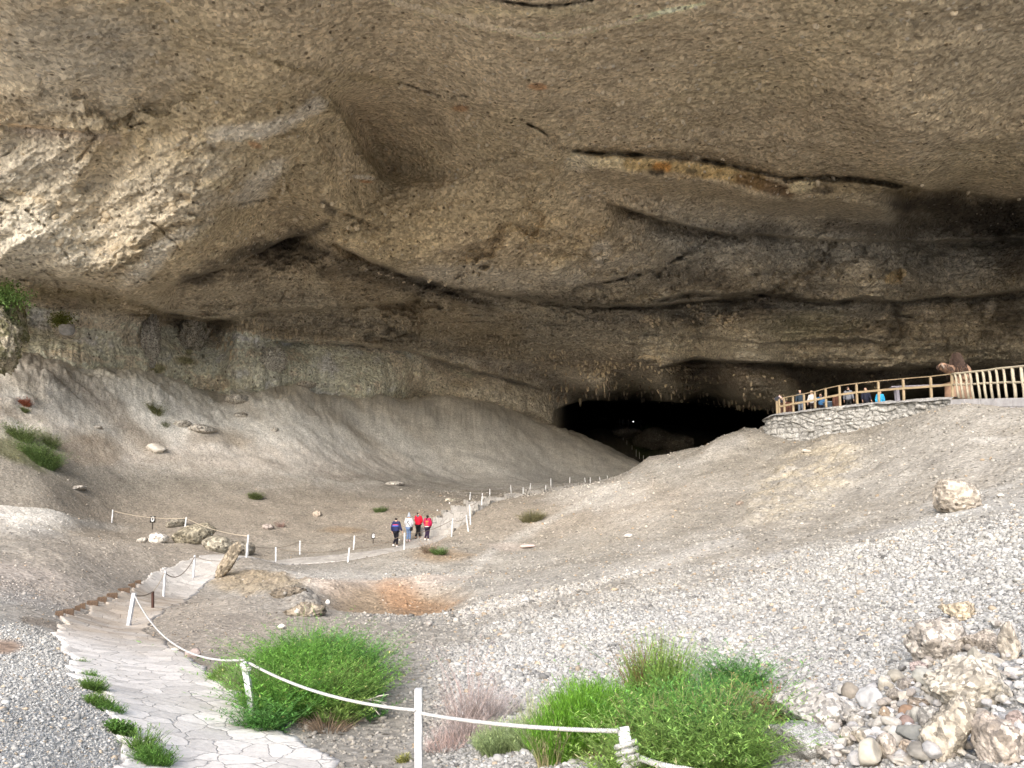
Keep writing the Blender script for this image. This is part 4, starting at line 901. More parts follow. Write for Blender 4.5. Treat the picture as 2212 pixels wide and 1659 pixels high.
# ================================================================ rope fences
M_post = simple('white_paint', (.52,.525,.53), rough=.6, var=.3, scale=6, bmp=.2, bdist=.004)
M_rope = simple('rope', (.43,.42,.40), rough=.9, var=.35, scale=60, bmp=.3, bdist=.003)
M_rope2 = simple('weathered_rope', (.42,.36,.28), rough=.9, var=.2, scale=40)
M_darkrope = simple('dark_rope', (.16,.13,.10), rough=.9)
def ropepts(a, b, sag, n=16):
    a = Vector(a); b = Vector(b)
    return [a.lerp(b, t/n)-Vector((0, 0, sag*4*(t/n)*(1-t/n))) for t in range(n+1)]
def twisted(pts, r, strands=3, pitch=.07, name='rope', parent=None, mat=None):
    """laid rope: strands wound round the centre line"""
    P_ = [Vector(p) for p in pts]; Ls = [0]
    for a, b in zip(P_[:-1], P_[1:]): Ls.append(Ls[-1]+(b-a).length)
    n = max(8, int(Ls[-1]/(pitch/6))); mb = MB()
    def at(s):
        i = max(0, min(len(P_)-2, int(np.searchsorted(Ls, s))-1)); t = (s-Ls[i])/(Ls[i+1]-Ls[i]+1e-9); return P_[i].lerp(P_[i+1], t), (P_[i+1]-P_[i]).normalized()
    for k in range(strands):
        q = []
        for i in range(n+1):
            c, t = at(Ls[-1]*i/n); a = t.cross(Vector((.13, .21, 1))).normalized(); b = t.cross(a)
            w = 2*math.pi*(Ls[-1]*i/n/pitch+k/strands); q.append(c+(a*math.cos(w)+b*math.sin(w))*r*.52)
        mb.tube(q, r*.60, 5)
    return mb.build(name, mat or M_rope, parent, smooth=True)
def post(top, base, w, parent, name='post', mat=None, bury=.25):
    d = (Vector(base)-Vector(top)).normalized(); mb = MB(); e = Vector(base)+d*bury
    mb.bar(e, top, w, w, up=(0, 1, 0)); return mb.build(name, mat or M_post, parent, bevel=w*.06)
# --- near fence of white posts and rope
nf = empty('rope_fence', (0, 0, 0), label='white rope fence with thick square posts running past the green bushes in the foreground', cat='rope fence')
A = P(1345,1570,5.55); Ab = P(1372,1720,5.45); B = P(904,1487,7.5); Bb = P(904,1740,7.5); Cc = P(528,1430,10.2); Cb = P(553,1500,10.0)
D_ = P(290,1281,19.0); Db = P(277,1352,19.0)
for t, bt, w in ((A, Ab, .082), (B, Bb, .068), (Cc, Cb, .075)):
    bt = Vector(bt); bt.z = min(bt.z, zs(bt.x, bt.y)); dn = (bt-t).normalized(); post(t, t+dn*1.05, w, nf)
post(D_, Db, .085, nf)
r1 = P(1335,1579,5.5); r2 = P(910,1541,7.46); r3 = P(898,1534,7.46); r4 = P(540,1433,10.1)
twisted(ropepts(r1, r2, 0.03), .016, parent=nf, pitch=.06); twisted(ropepts(r3, r4, .10), .016, parent=nf, pitch=.07); twisted(ropepts(P(526,1426,10.2), P(292,1288,18.9), .42), .015, parent=nf, pitch=.1)
twisted(ropepts(P(1384,1638,5.4), P(1480,1662,5.1), .01)+[P(1600,1690,4.8)], .021, parent=nf, pitch=.06)
# wraps and knot on the nearest post
ax = (Ab-A).normalized(); s1 = ax.cross(Vector((0, 1, 0))).normalized(); s2 = ax.cross(s1)
kn = []
for i in range(0, 90):
    w = i/90*3.4*2*math.pi; kn.append(A+ax*(.10+i/90*.145)+(s1*math.cos(w)+s2*math.sin(w))*(.068))
kn += [A+ax*.27-s1*.05+s2*(-.075), A+ax*.33-s1*.065+s2*(-.06), A+ax*.37-s1*.06-s2*.05]
twisted(kn, .018, name='rope_knot', parent=nf, pitch=.05)
twisted([A+ax*.24+s1*-.04-s2*.085, A+ax*.28+s1*.03-s2*.10, A+ax*.33+s1*.05-s2*.09, A+ax*.40+s1*.055-s2*.08], .018, name='rope_knot', parent=nf, pitch=.05)
twisted([A+ax*.20+s1*.055-s2*.06, A+ax*.27+s1*.07-s2*.05, P(1384,1638,5.4)], .018, name='rope_knot', parent=nf, pitch=.05)
wr = []
for i in range(60):
    w = i/60*3*2*math.pi; dn = (Cb-Cc).normalized(); wr.append(Cc+dn*(.02+i/60*.10)+Vector((math.cos(w), math.sin(w), 0))*.056)
twisted(wr, .014, name='rope_knot', parent=nf)
mb = MB()
for i in range(70):
    o = A+ax*.40+s1*random.uniform(.02, .07)-s2*random.uniform(.06, .09); mb.tube([o, o+ax*.09+s1*random.uniform(-.02, .03), o+ax*random.uniform(.2, .3)+s1*random.uniform(-.01, .07)], .0018, 3)
mb.build('frayed_end', simple('straw_fibre', (.52,.38,.22), var=.25, bmp=0), nf)
# --- left inner fence (rises past the sign and the boulders)
def fence(label, posts, sag, w=.065, rope=M_rope2, heights=1.0, rr=.014, name='rope_fence', skip=()):
    f = empty(name, (0, 0, 0), label=label, cat='rope fence'); tops = []
    for (u1, v1, u2, v2, d) in posts:
        t = P(u1, v1, d); b_ = P(u2, v2, d); post(t, b_, w, f); tops.append(t)
    for i, (a, b_) in enumerate(zip(tops[:-1], tops[1:])):
        if i in skip: continue
        MB().tube(ropepts(a-Vector((0, 0, .06)), b_-Vector((0, 0, .06)), sag, 12), rr, 5).build('rope', rope, f, smooth=True)
    return f, tops
f1, _ = fence('pale rope fence with three white posts behind the boulder cluster on the left', [(244,1101,241,1137,44),(403,1117,399,1146,40),(537,1155,532,1204,33)], .16, rr=.016)
MB().tube([P(-60,1082,46), P(60,1092,46), P(163,1099,46)], .02, 5).build('rope', M_rope2, f1)
f2, t2 = fence('rope fence on the near side of the left path with a short brown peg', [(357,1233,353,1291,26),(421,1199,417,1251,29.5)], .40, rope=M_darkrope, rr=.016)
peg = P(330,1278,21.5); pb = P(330,1300,21.5); post(peg, pb, .06, f2, 'peg', simple('brown_peg', (.06,.03,.022)))
MB().tube(ropepts(P(355,1237,26), peg, .06), .014, 5).build('rope', M_rope2, f2); MB().tube(ropepts(peg, D_+Vector((0, 0, -.05)), .06), .015, 5).build('rope', M_darkrope, f2)
MB().tube(ropepts(t2[1]-Vector((0,0,.06)), P(475,1212,31), .05), .012, 5).build('rope', M_rope2, f2)
fence('rope fence of short white posts on the near edge of the path and steps', [(596,1182,596,1217,37.5),(755,1183,751,1220,37.5),(874,1151,873,1195,38),(978,1120,976,1150,41),(1007,1112,1012,1152,41.5),(1014,1090,1016,1125,43),(1042,1066,1040,1097,47),(1130,1052,1130,1075,54),(1179,1048,1178,1066,57),(1275,1031,1275,1049,63)], .18, w=.07, rope=M_darkrope, rr=.012, skip=(4,))
fence('rope fence of white posts on the far side of the path beside the steps', [(536,1175,534,1204,36),(648,1168,648,1207,40),(766,1157,763,1196,41),(863,1165,861,1182,43),(936,1150,944,1168,44),(945,1101,943,1128,48),(971,1085,971,1111,50),(1016,1063,1014,1094,53),(1058,1056,1058,1082,56),(1103,1048,1105,1075,58),(1146,1044,1144,1066,61),(1190,1033,1190,1055,63),(1231,1031,1231,1053,64),(1263,1032,1265,1048,65),(1295,1030,1297,1045,66),(1312,1028,1312,1042,67)], .22, w=.07, rope=M_darkrope, rr=.012)
def Z8(x, y): return (1300+x/3.16)*.8848, (850+y/3.16)*.8848
fence('line of small white posts beside the stairs deep inside the dark cave', [(*Z8(a, b), *Z8(a, c), d) for a, b, c, d in [(856,828,878,128),(825,800,842,131),(800,782,826,133),(768,748,792,136),(728,710,752,139),(700,680,724,141),(672,655,692,143),(648,630,667,145)]], .2, w=.10, rope=M_darkrope, rr=.015)
# numbered marker plates
def plate(label, txt, u, v, w, h, d, rz):
    c = P(u, v, d); t = empty('number_plate', c, rz, label=label, cat='sign')
    MB().box((0, 0, 0), (w, .03, h)).build('plate', simple('black_plate_'+txt, (.02,.017,.014), var=.2), t)
    cu = bpy.data.curves.new('number', 'FONT'); cu.body = txt; cu.size = h*1.02; cu.align_x = 'CENTER'; cu.align_y = 'CENTER'; cu.extrude = .004; cu.offset = .012
    cu.materials.append(M_post); tmp = bpy.data.objects.new('number_text', cu); col.objects.link(tmp); me = bpy.data.meshes.new_from_object(tmp.evaluated_get(bpy.context.evaluated_depsgraph_get())); bpy.data.objects.remove(tmp); o = bpy.data.objects.new('number', me); col.objects.link(o); o.parent = t; o.location = (0, -.021, 0); o.rotation_euler = (math.pi/2, 0, 0); o.scale = (1.0, 1, 1)
    MB().box((0, .03, -h/2-.12), (.04, .03, .5)).build('stake', simple('black_stake', (.02,.017,.014)), t)
plate('small black plate with a white number 0 under the rope left of the boulders', '0', 330, 1122, .30, .36, 42, .05)
plate('small black plate with a white number 8 on the flat ground left of the walkers', '8', 806.5, 1158, .20, .29, 42.5, .25)
# ================================================================ stone wall and platform
def worley(x, y, seed=0):
    xi = np.floor(x).astype(np.int64); yi = np.floor(y).astype(np.int64); f1 = np.full(x.shape, 9.0); f2 = f1.copy(); cid = np.zeros(x.shape)
    for i in (-1, 0, 1):
        for j in (-1, 0, 1):
            a = (xi+i)*7919+(yi+j)*104729+seed; ra = _pt[(a*31) & 65535]*.5; rb = _pt[(a*57+11) & 65535]*.5
            d = np.hypot(xi+i+.5+ra*.8-x, yi+j+.5+rb*.8-y); m = d < f1
            f2 = np.where(m, f1, np.minimum(f2, d)); cid = np.where(m, _pt[(a*91+5) & 65535], cid); f1 = np.where(m, d, f1)
    return f1, f2, cid
sw = empty('stone_wall', (0, 0, 0), label='pale rubble stone retaining wall under the wooden platform railing', cat='stone wall')
wp = [P(1655,985,49.5), P(1646,930,47.8), P(1650,908,46.8)]+[P(u, v, d) for u, v, d in WALL[1:]]
tops = [P(1676,902,48.5), P(1652,906,47.2), P(1672,896,46.2), P(1700,893,45.4), P(1800,880,43.2), P(1900,870,41.0), P(1990,864,38.9), P(2062,859,37.2)]
tx = np.array([p.x for p in tops]); ty = np.array([p.y for p in tops]); tz = np.array([p.z for p in tops])
al = np.r_[0, np.cumsum(np.hypot(np.diff(tx), np.diff(ty)))]; nn = 620; tt = np.linspace(0, al[-1], nn)
wx = np.interp(tt, al, tx); wy = np.interp(tt, al, ty); wz = np.interp(tt, al, tz)
k_ = np.ones(41)/41; wx[20:-20] = np.convolve(wx, k_, 'valid'); wy[20:-20] = np.convolve(wy, k_, 'valid')
ddx = np.gradient(wx); ddy = np.gradient(wy); l_ = np.hypot(ddx, ddy); nx = ddy/l_; ny = -ddx/l_    # outward (towards viewer)
foot = np.array([zs(a, b_)-1.6 for a, b_ in zip(wx, wy)]); foot = np.minimum(foot, wz-4.0)
nh = 190; hh = np.linspace(0, 1, nh)
S, H = np.meshgrid(tt, hh); WZ = wz[None]-(wz-foot)[None]*H
depth_m = wz[None]-WZ
f1_, f2_, cid = worley((S+.25*fbm(S, depth_m, S*0, 3, seed=91))/.50, (depth_m+.35*S*0+.2*fbm(S*1.3, depth_m*1.3, S*0+4, 3, seed=92))/.25, 3)
bulge = np.clip((f2_-f1_)*1.6, 0, 1)**.6*.11+cid*.10+.06*fbm(S*5, depth_m*5, S*0, 3, .6, seed=93)+.12*fbm(S*.7, depth_m*.7, S*0, 3, seed=94)
bulge = bulge+depth_m*.10
WX = wx[None]+nx[None]*(bulge+.05); WY = wy[None]+ny[None]*(bulge+.05)
cw = np.ones(S.shape+(3,))*c3(.335,.33,.315); cw *= (1+.22*cid)[..., None]; jm = (1-sstep(.02, .22, f2_-f1_))[..., None]; cw = cw*(1-.30*jm)
wv_ = np.stack([WX, WY, WZ], -1).reshape(-1, 3); ixw = np.arange(nn*nh).reshape(nh, nn)
qw = np.stack([ixw[:-1, :-1], ixw[1:, :-1], ixw[1:, 1:], ixw[:-1, 1:]], -1).reshape(-1, 4)
M_wall = rockmat('wall_stone', 14, speck=.25, bumpk=.8, white=.1, dark=.1)
mesh_np('stonework', wv_, qw, M_wall, sw, colr=np.clip(cw.reshape(-1, 3), .02, .75))
# rough coping on top
cv = []; 
for j, off in enumerate((.30, .02, -.35, -.7)):
    hz = (-.10, .06, .05, -.25)[j]
    cv.append(np.stack([wx+nx*off, wy+ny*off, wz+hz+.05*fbm(wx*2, wy*2, wx*0+j, 3, seed=95)], -1))
cv = np.concatenate(cv); ic = np.arange(nn*4).reshape(4, nn); qc = np.stack([ic[:-1, :-1], ic[:-1, 1:], ic[1:, 1:], ic[1:, :-1]], -1).reshape(-1, 4)
mesh_np('coping', cv, qc, M_wall, sw, colr=np.ones((len(cv), 3))*.36)
# grey block base carrying the right hand railing
M_blk = simple('concrete_block', (.36,.355,.37), var=.22, scale=3, bmp=.4, bdist=.01)
bw = empty('block_wall', (0, 0, 0), label='low wall of grey concrete blocks at the right end of the platform', cat='block wall')
e0 = P(2058,862,37.0); e1 = P(2230,858,32.6); e2 = P(2420,860,28.6)
for a, b_ in ((e0, e1), (e1, e2)):
    L2 = (b_-a).length; nb = max(2, round(L2/.9))
    for i in range(nb):
        for r_ in range(3):
            off = .45*(r_ % 2); p0 = a.lerp(b_, max(0, (i+off/.9)/nb)); p1 = a.lerp(b_, min(1, (i+1+off/.9)/nb))
            if (p1-p0).length < .1: continue
            z_ = -.02-.2-r_*.40
            dv = (p1-p0).normalized()*.008
            MB().bar(p0+dv+Vector((0, 0, z_)), p1-dv+Vector((0, 0, z_)), .34+.01*random.random(), .385).build('block', M_blk, bw, bevel=.012)
# ================================================================ wooden railing
def Z6(x, y): return (1800+x/3.16)*.8848, (840+y/3.16)*.8848
M_wood = simple('pale_timber', (.32,.25,.16), rough=.7, var=.22, scale=3, bmp=.25, bdist=.01)
M_wood2 = simple('cream_timber', (.38,.34,.26), rough=.7, var=.22, scale=3, bmp=.25, bdist=.01)
wu = np.array([1648,1672,1700,1800,1900,1990,2062,2230,2420]); wd = np.array([47.2,46.2,45.4,43.2,41.0,38.9,37.2,32.6,28.6])
def wdist(u): return float(np.interp(u, wu, wd))+.22
rl = empty('wooden_railing', (0, 0, 0), label='long timber post and rail fence on top of the rubble stone wall', cat='railing')
PO = [(308,440,547),(326,430,545),(365,418,541),(433,405,527),(518,388,516),(602,372,502),(686,348,487),(793,325,468),(924,308,449),(1093,290,438),(1285,272,424),(1497,255,412),(1662,235,402)]
tp, mdp = [], []
for i, (x_, yt, yb) in enumerate(PO):
    u, v = Z6(x_-.04*(yb-yt), yt); u2, v2 = Z6(x_, yb); d = wdist(u2)
    t = P(u, v, d); b_ = P(u2, v2, d); w = .11
    post(t, b_, w, rl, 'post', M_wood, bury=.3); tp.append(t); f_ = .47; mdp.append(t.lerp(b_, f_))
for i in range(1, len(tp)-1):
    MB().bar(tp[i]+Vector((0, 0, .03)), tp[i+1]+Vector((0, 0, .03)), .10, .045).build('rail', M_wood, rl, bevel=.006)
    MB().bar(mdp[i]+Vector((0, -.08, 0)), mdp[i+1]+Vector((0, -.08, 0)), .05, .12).build('rail', M_wood, rl, bevel=.006)
pk = empty('picket_railing', (0, 0, 0), label='pale picket railing with close set rough poles at the right end of the platform', cat='railing')
PI = [(1692,232,395),(1728,230,396),(1770,226,398),(1806,222,400),(1858,216,402),(1905,210,403),(1955,204,404),(2008,197,405),(2065,190,407),(2133,184,412),(2202,178,415),(2275,170,418),(2350,162,420)]
pt_, pm_ = [tp[-1]], [mdp[-1]]
for i, (x_, yt, yb) in enumerate(PI):
    u, v = Z6(x_-12, yt); u2, v2 = Z6(x_+14, yb); d = wdist(u2)-.05
    t = P(u, v, d); b_ = P(u2, v2, d); rr_ = .062 if i < 9 else .075
    jx = random.uniform(-.02, .02)
    MB().tube([b_-(t-b_)*.15, b_.lerp(t, .3)+Vector((jx, 0, 0)), b_.lerp(t, .7)-Vector((jx, 0, 0)), t], [rr_, rr_*.97, rr_, rr_*.93], 7).build('picket', M_wood2, pk, smooth=True); pt_.append(t); pm_.append(t.lerp(b_, .48))
for arr, off, nm in ((pt_, .03, 'rail'), (pm_, 0, 'rail')):
    MB().tube([p+Vector((0, .07 if off == 0 else 0, off+random.uniform(-.012, .012))) for p in arr], .055, 7).build(nm, M_wood2, pk, smooth=True)
# ---- things on the platform
def zfl(u, d): # floor height under a point of the platform
    return zs(P(u, 900, d).x, d)
ib = empty('information_board', P(*Z6(335,480), 46.4), 0, label='slanted information board with a pale red edge at the left end of the railing', cat='information board')
def rel(p, o): return p-o.location
a_, b2 = P(*Z6(302,410), 46.6), P(*Z6(352,462), 46.6)
MB().bar(rel(a_, ib), rel(b2, ib), .9, .05).build('panel', simple('panel_print', (.18,.19,.24), var=.3, scale=6), ib)
MB().bar(rel(a_, ib)+Vector((0, -.47, .02)), rel(b2, ib)+Vector((0, -.47, .02)), .04, .09).build('panel_edge', simple('pink_edge', (.62,.42,.40)), ib)
for x_ in (335, 348):
    u, v = Z6(x_, 452); t = P(u, v, 46.5); MB().bar(rel(t, ib), rel(Vector((t.x, t.y, t.z-1.3)), ib), .09).build('leg', simple('brown_leg', (.14,.08,.06)), ib)
M_log = simple('red_brown_log', (.10,.045,.03), var=.4, scale=5, bmp=.4, bdist=.02)
for k, (x0, x1, yt, yb, d, lab) in enumerate([(375,425,450,530,46.9,'left group of dark red log stools behind the railing'),(632,680,430,500,46.3,'middle group of dark red upright logs behind the railing'),(745,785,405,475,45.2,'right group of dark red upright logs behind the railing')]):
    o = empty('log_stand', P(*Z6((x0+x1)/2, yb), d), 0, label=lab, cat='log stand')
    for j in range(3):
        x_ = x0+(x1-x0)*j/2; t = P(*Z6(x_, yt+random.uniform(-4, 4)), d); b_ = Vector((t.x, t.y, t.z-1.1)); MB().tube([rel(b_, o), rel(t, o)], .12, 9).build('log', M_log, o, smooth=True)
bn = P(*Z6(725,455), 45.6); o = empty('crate', bn, .1, label='low blue grey bench box between the middle and right log groups', cat='box')
MB().box((0, 0, .04), (.9, .5, .07)).build('lid', simple('blue_grey', (.20,.26,.33)), o, bevel=.01); MB().box((0, 0, -.35), (.82, .44, .68)).build('body', simple('blue_dark', (.05,.07,.10)), o, bevel=.01)
tb = P(*Z6(1455,325), 40.6); o = empty('table', tb, -.25, label='long grey wooden table standing behind the railing near the statue', cat='table')
M_tab = simple('grey_timber', (.26,.25,.29), var=.2)
MB().box((0, 0, 0), (3.6, .6, .07)).build('table_top', M_tab, o, bevel=.01)
for sx in (-1.5, 1.5):
    for sy in (-.22, .22): MB().box((sx, sy, -.55), (.16, .1, 1.03)).build('leg', M_tab, o, bevel=.01)
# ================================================================ figures
def skinmesh(name, verts, edges, radii, mat, parent, sub=2, root=0, xf=None):
    me = bpy.data.meshes.new(name); me.from_pydata([tuple(v) for v in verts], edges, []); me.materials.append(mat)
    o = bpy.data.objects.new(name, me); col.objects.link(o)
    sk = o.modifiers.new('skin', 'SKIN'); sk.use_smooth_shade = True
    if not me.skin_vertices:
        bm = bmesh.new(); bm.from_mesh(me); bm.verts.layers.skin.verify(); bm.to_mesh(me); bm.free()
    for i, r in enumerate(radii):
        d = me.skin_vertices[0].data[i]; d.radius = r if isinstance(r, tuple) else (r, r); d.use_root = (i == root)
    ss_ = o.modifiers.new('sub', 'SUBSURF'); ss_.levels = sub; ss_.render_levels = sub
    if parent: o.parent = parent
    return o
_cm = {}
def cloth(c, nm='cloth', var=.12):
    k = (nm, c)
    if k not in _cm: _cm[k] = simple(nm, c, rough=.75, var=var, scale=14, bmp=.35, bdist=.012)
    return _cm[k]
SKIN = (.52,.33,.24)
def person(label, loc, rz, h=1.72, pose=None, jacket=(.1,.1,.3), trousers=(.02,.02,.02), shoes=(.6,.6,.6), hair=(.015,.012,.01), hat=None, longhair=False, stripes=None, strap=None, bag=None, hood=None, puffy=1.0, headless=False, phone=False, lean=0.0, seam=0, group=None):
    t = empty('person', loc, rz, label=label, cat='person')
    if group: t['group'] = group
    k = h/1.72; p = dict(la=(-.24,.02,1.12), lh=(-.26,.10,.90), ra=(.24,.02,1.12), rh=(.26,.10,.90), lk=(-.10,.04,.50), lf=(-.11,.0,.09), rk=(.10,.04,.50), rf=(.11,.0,.09), look=0)
    p.update(pose or {}); V_ = lambda *a: Vector(a)*k
    def LN(v): v = Vector(v); return Vector((v.x, v.y+lean*max(0, v.z-.92), v.z))*k
    sh = {s: LN((s*.165, 0, 1.40)) for s in (-1, 1)}; el_ = {-1: LN(p['la']), 1: LN(p['ra'])}; ha = {-1: LN(p['lh']), 1: LN(p['rh'])}
    hip = {s: V_(s*.085, 0, .90) for s in (-1, 1)}; kn_ = {-1: V_(*p['lk']), 1: V_(*p['rk'])}; ft = {-1: V_(*p['lf']), 1: V_(*p['rf'])}
    lk = p['look']; hd = LN((0, .015, 1.575)); 
    # body: one continuous surface
    v = [V_(0, 0, .93), LN((0, 0, 1.12)), LN((0, 0, 1.34)), LN((0, 0, 1.47)), hd-V_(0, 0, .05), hd+V_(0, .0, .03), hd+V_(0, -.005, .10), hd+Vector((math.sin(lk)*.105, math.cos(lk)*.105, -.01))*k]
    e = [(0, 1), (1, 2), (2, 3), (3, 4), (4, 5), (5, 6), (4, 7)]; r = [(.13, .10), (.115, .09), (.13, .09), .05, (.068, .075), (.080, .092), (.055, .065), .018]
    for s in (-1, 1):
        i = len(v); v += [sh[s], el_[s], ha[s]]; r += [.05, .038, .026]; e += [(2, i), (i, i+1), (i+1, i+2)]
        dr = (ha[s]-el_[s]).normalized(); palm = ha[s]+dr*.05*k; i2 = len(v); v.append(palm); r.append((.034, .018)); e.append((i+2, i2))
        sd_ = Vector((0, 1, 0)).cross(dr).normalized() if abs(dr.y) < .9 else Vector((1, 0, 0)); sd2 = dr.cross(sd_)
        for f_, (o_, L) in enumerate(((-.03, .058), (-.01, .068), (.01, .062), (.03, .048))):
            j = len(v); v += [palm+sd2*o_*k+dr*.03*k, palm+sd2*o_*1.1*k+dr*(.03+L)*k+sd_*.012*s]; r += [.0095, .007]; e += [(i2, j), (j, j+1)]
        j = len(v); v.append(palm+sd2*.045*k+dr*.01*k); r.append(.009); e.append((i2, j)); v.append(palm+sd2*.058*k+dr*.045*k); r.append(.007); e.append((j, j+1))
    for s in (-1, 1):
        i = len(v); v += [hip[s], kn_[s], ft[s], ft[s]+V_(0, .14, -.05)]; r += [.085, .055, .036, .03]; e += [(0, i), (i, i+1), (i+1, i+2), (i+2, i+3)]
    if headless:
        pass
    skinmesh('body', v, e, r, cloth(SKIN, 'skin', .06), t)
    # jacket
    q = 1.12*puffy
    v = [V_(0, 0, .86), LN((0, 0, 1.0)), LN((0, 0, 1.18)), LN((0, -.005, 1.36)), LN((0, 0, 1.46))]; e = [(0, 1), (1, 2), (2, 3), (3, 4)]; r = [(.165*q, .12*q), (.17*q, .125*q), (.165*q, .125*q), (.155*q, .12*q), (.07, .07)]
    for s in (-1, 1):
        i = len(v); v += [sh[s], (sh[s]+el_[s])/2, el_[s], el_[s].lerp(ha[s], .85)]; r += [.078*q, .072*q, .062*q, .045*q]; e += [(3, i), (i, i+1), (i+1, i+2), (i+2, i+3)]
    jk = skinmesh('jacket', v, e, r, cloth(jacket, 'jacket'), t)
    if seam:   # quilting
        mb = MB()
        for z_ in np.arange(.92, 1.38, .075):
            c = LN((0, 0, z_)); pts = [c+Vector((math.cos(a)*.172*q*k*.93, math.sin(a)*.128*q*k*.93, 0)) for a in np.linspace(math.pi*1.05, math.pi*1.95, 9)]
            mb.tube(pts, .006, 4)
        mb.build('quilting', cloth(tuple(c*.35 for c in jacket), 'seam'), jk)
    if stripes:
        for (z_, h_, c) in stripes:
            mb = MB(); rows = []
            for zz in (z_, z_+h_):
                c0 = LN((0, 0, zz)); rows += [c0+Vector((math.cos(a)*.182*q*k, math.sin(a)*.142*q*k, 0)) for a in np.linspace(math.pi*1.18, math.pi*1.82, 9)]
            mb.add(rows+[r_+Vector((0, .03, 0)) for r_ in rows], [(i, i+1, i+10, i+9) for i in range(8)]+[(18+i+9, 18+i+10, 18+i+1, 18+i) for i in range(8)]); mb.build('stripe', cloth(c, 'stripe', .03), jk, smooth=True)
    if hood: skinmesh('hood', [LN((-.09, -.03, 1.44)), LN((0, -.085, 1.46)), LN((.09, -.03, 1.44))], [(0, 1), (1, 2)], [.055, .075, .055], cloth(hood, 'hood'), t)
    # trousers and shoes
    v = [V_(0, 0, .93)]; e = []; r = [(.15, .115)]
    for s in (-1, 1):
        i = len(v); v += [hip[s]-V_(0, 0, .04), kn_[s], ft[s]+V_(0, 0, .03)]; r += [.10, .072, .058]; e += [(0, i), (i, i+1), (i+1, i+2)]
    skinmesh('trousers', v, e, r, cloth(trousers, 'trousers'), t)
    for s in (-1, 1):
        a = ft[s]; skinmesh('shoe', [a+V_(0, -.045, -.03), a+V_(0, .05, -.035), a+V_(0, .15, -.05)], [(0, 1), (1, 2)], [(.048, .055), (.05, .05), (.04, .03)], cloth(shoes, 'shoe'), t)
    if hat:
        mb = MB(); n = 14; prof = [(.0, .30), (.03, .285), (.055, .20), (.085, .13), (.10, .06), (.105, .03), (.16, .0), (.155, -.012), (.09, .02)] if hat[1] == 'bell' else [(.0, .15), (.05, .145), (.09, .11), (.105, .05), (.108, .02), (.15, .005), (.148, -.008), (.09, .01)]
        vs = [hd+V_(a*math.cos(2*math.pi*j/n), a*math.sin(2*math.pi*j/n), z_-.0) for a, z_ in prof for j in range(n)]
        mb.add(vs, [(i*n+j, i*n+(j+1) % n, (i+1)*n+(j+1) % n, (i+1)*n+j) for i in range(len(prof)-1) for j in range(n)]); mb.build('hat', cloth(hat[0], 'hat'), t, smooth=True)
    bk = Vector((-math.sin(lk), -math.cos(lk), 0))*k
    hv = [hd+V_(0, 0, .085)+bk*.01, hd+bk*.045+V_(0, 0, .03), hd+bk*.05-V_(0, 0, .05)]; hr = [(.085, .09), (.088, .08), (.06, .05)]
    he = [(0, 1), (1, 2)]
    if longhair:
        hv += [hd+bk*.10-V_(.02, 0, .16), hd+bk*.14-V_(.05, 0, .27)]; hr += [.045, .028]; he += [(2, 3), (3, 4)]
    if not hat or longhair or True: skinmesh('hair', hv if not hat else hv[1:], he if not hat else [(a-1, b-1) for a, b in he[1:]], hr if not hat else hr[1:], cloth(hair, 'hair', .3), t)
    for s in (-.03, .03):   # eyes
        f_ = Vector((math.sin(lk), math.cos(lk), 0)); sd_ = Vector((math.cos(lk), -math.sin(lk), 0))
        MB().box(hd+(f_*.085+sd_*s+Vector((0, 0, .02)))*k, (.016, .012, .010)).build('eye', cloth((.02,.015,.012), 'eye'), t)
    if strap:
        MB().tube([LN((-.13, -.12, 1.42)), LN((-.02, -.168, 1.2)), LN((.12, -.15, 1.0)), LN((.19, -.08, .88))], .014, 5).build('strap', cloth(strap, 'strap'), t)
        MB().tube([LN((.11, -.12, 1.42)), LN((.0, -.168, 1.24)), LN((-.12, -.15, 1.08))], .012, 5).build('strap', cloth(strap, 'strap'), t)
    if bag: MB().box(LN((.20, -.07, .80)), (.13, .16, .20), None, .01).build('bag', cloth(bag, 'bag'), t, bevel=.03)
    if phone: MB().box(ha[1]+Vector((0, .03, .04)), (.08, .012, .15)).build('phone', cloth((.02,.02,.02), 'phone'), t)
    return t
def walker(u, v, d, **k):
    p = P(u, v, d); p.z = float(ground(np.array([p.x]), np.array([p.y]))[0])+.05
    # keep the feet where the photo shows them
    q = P(u, v, d); p.z = max(p.z, q.z) if abs(p.z-q.z) < .25 else p.z
    return p
wk = dict(d=41.0)
# foot points in the photo (2500 px zoom: origin 930,1230, scale 12.76)
def Z1(x, y): return (930+x/12.76)*.8848, (1230+y/12.76)*.8848
PP = [(455,1385,40.2),(855,1215,41.6),(1150,1120,42.5),(1440,1175,42.0)]
fl = []
for x_, y_, d in PP:
    u, v = Z1(x_, y_); p = GT(u, v); q = P(u, v, p.y); q.z = zs(q.x, q.y)+.04; fl.append(q)
GRP = 'people walking on the path'
HH = [1.80, 1.88, 1.76, 1.70]
def hfit(q, x_, ytop):   # real height from the seen height of the head
    u, v = Z1(x_, ytop); return P(u, v, q.y).z-q.z
person('person in a navy puffer jacket with red and blue back stripes and black trousers', fl[0], -.35, hfit(fl[0], 520, 415), dict(la=(-.27,-.02,1.13), lh=(-.29,.08,.88), ra=(.27,.0,1.13), rh=(.33,.14,.90), lk=(-.07,.12,.48), lf=(-.04,-.22,.16), rk=(.06,.06,.48), rf=(.02,.10,.09)), (.018,.022,.075), (.008,.007,.012), (.72,.70,.68), stripes=[(1.26,.045,(.5,.05,.12)),(1.19,.06,(.05,.12,.45))], seam=1, puffy=1.12, group=GRP)
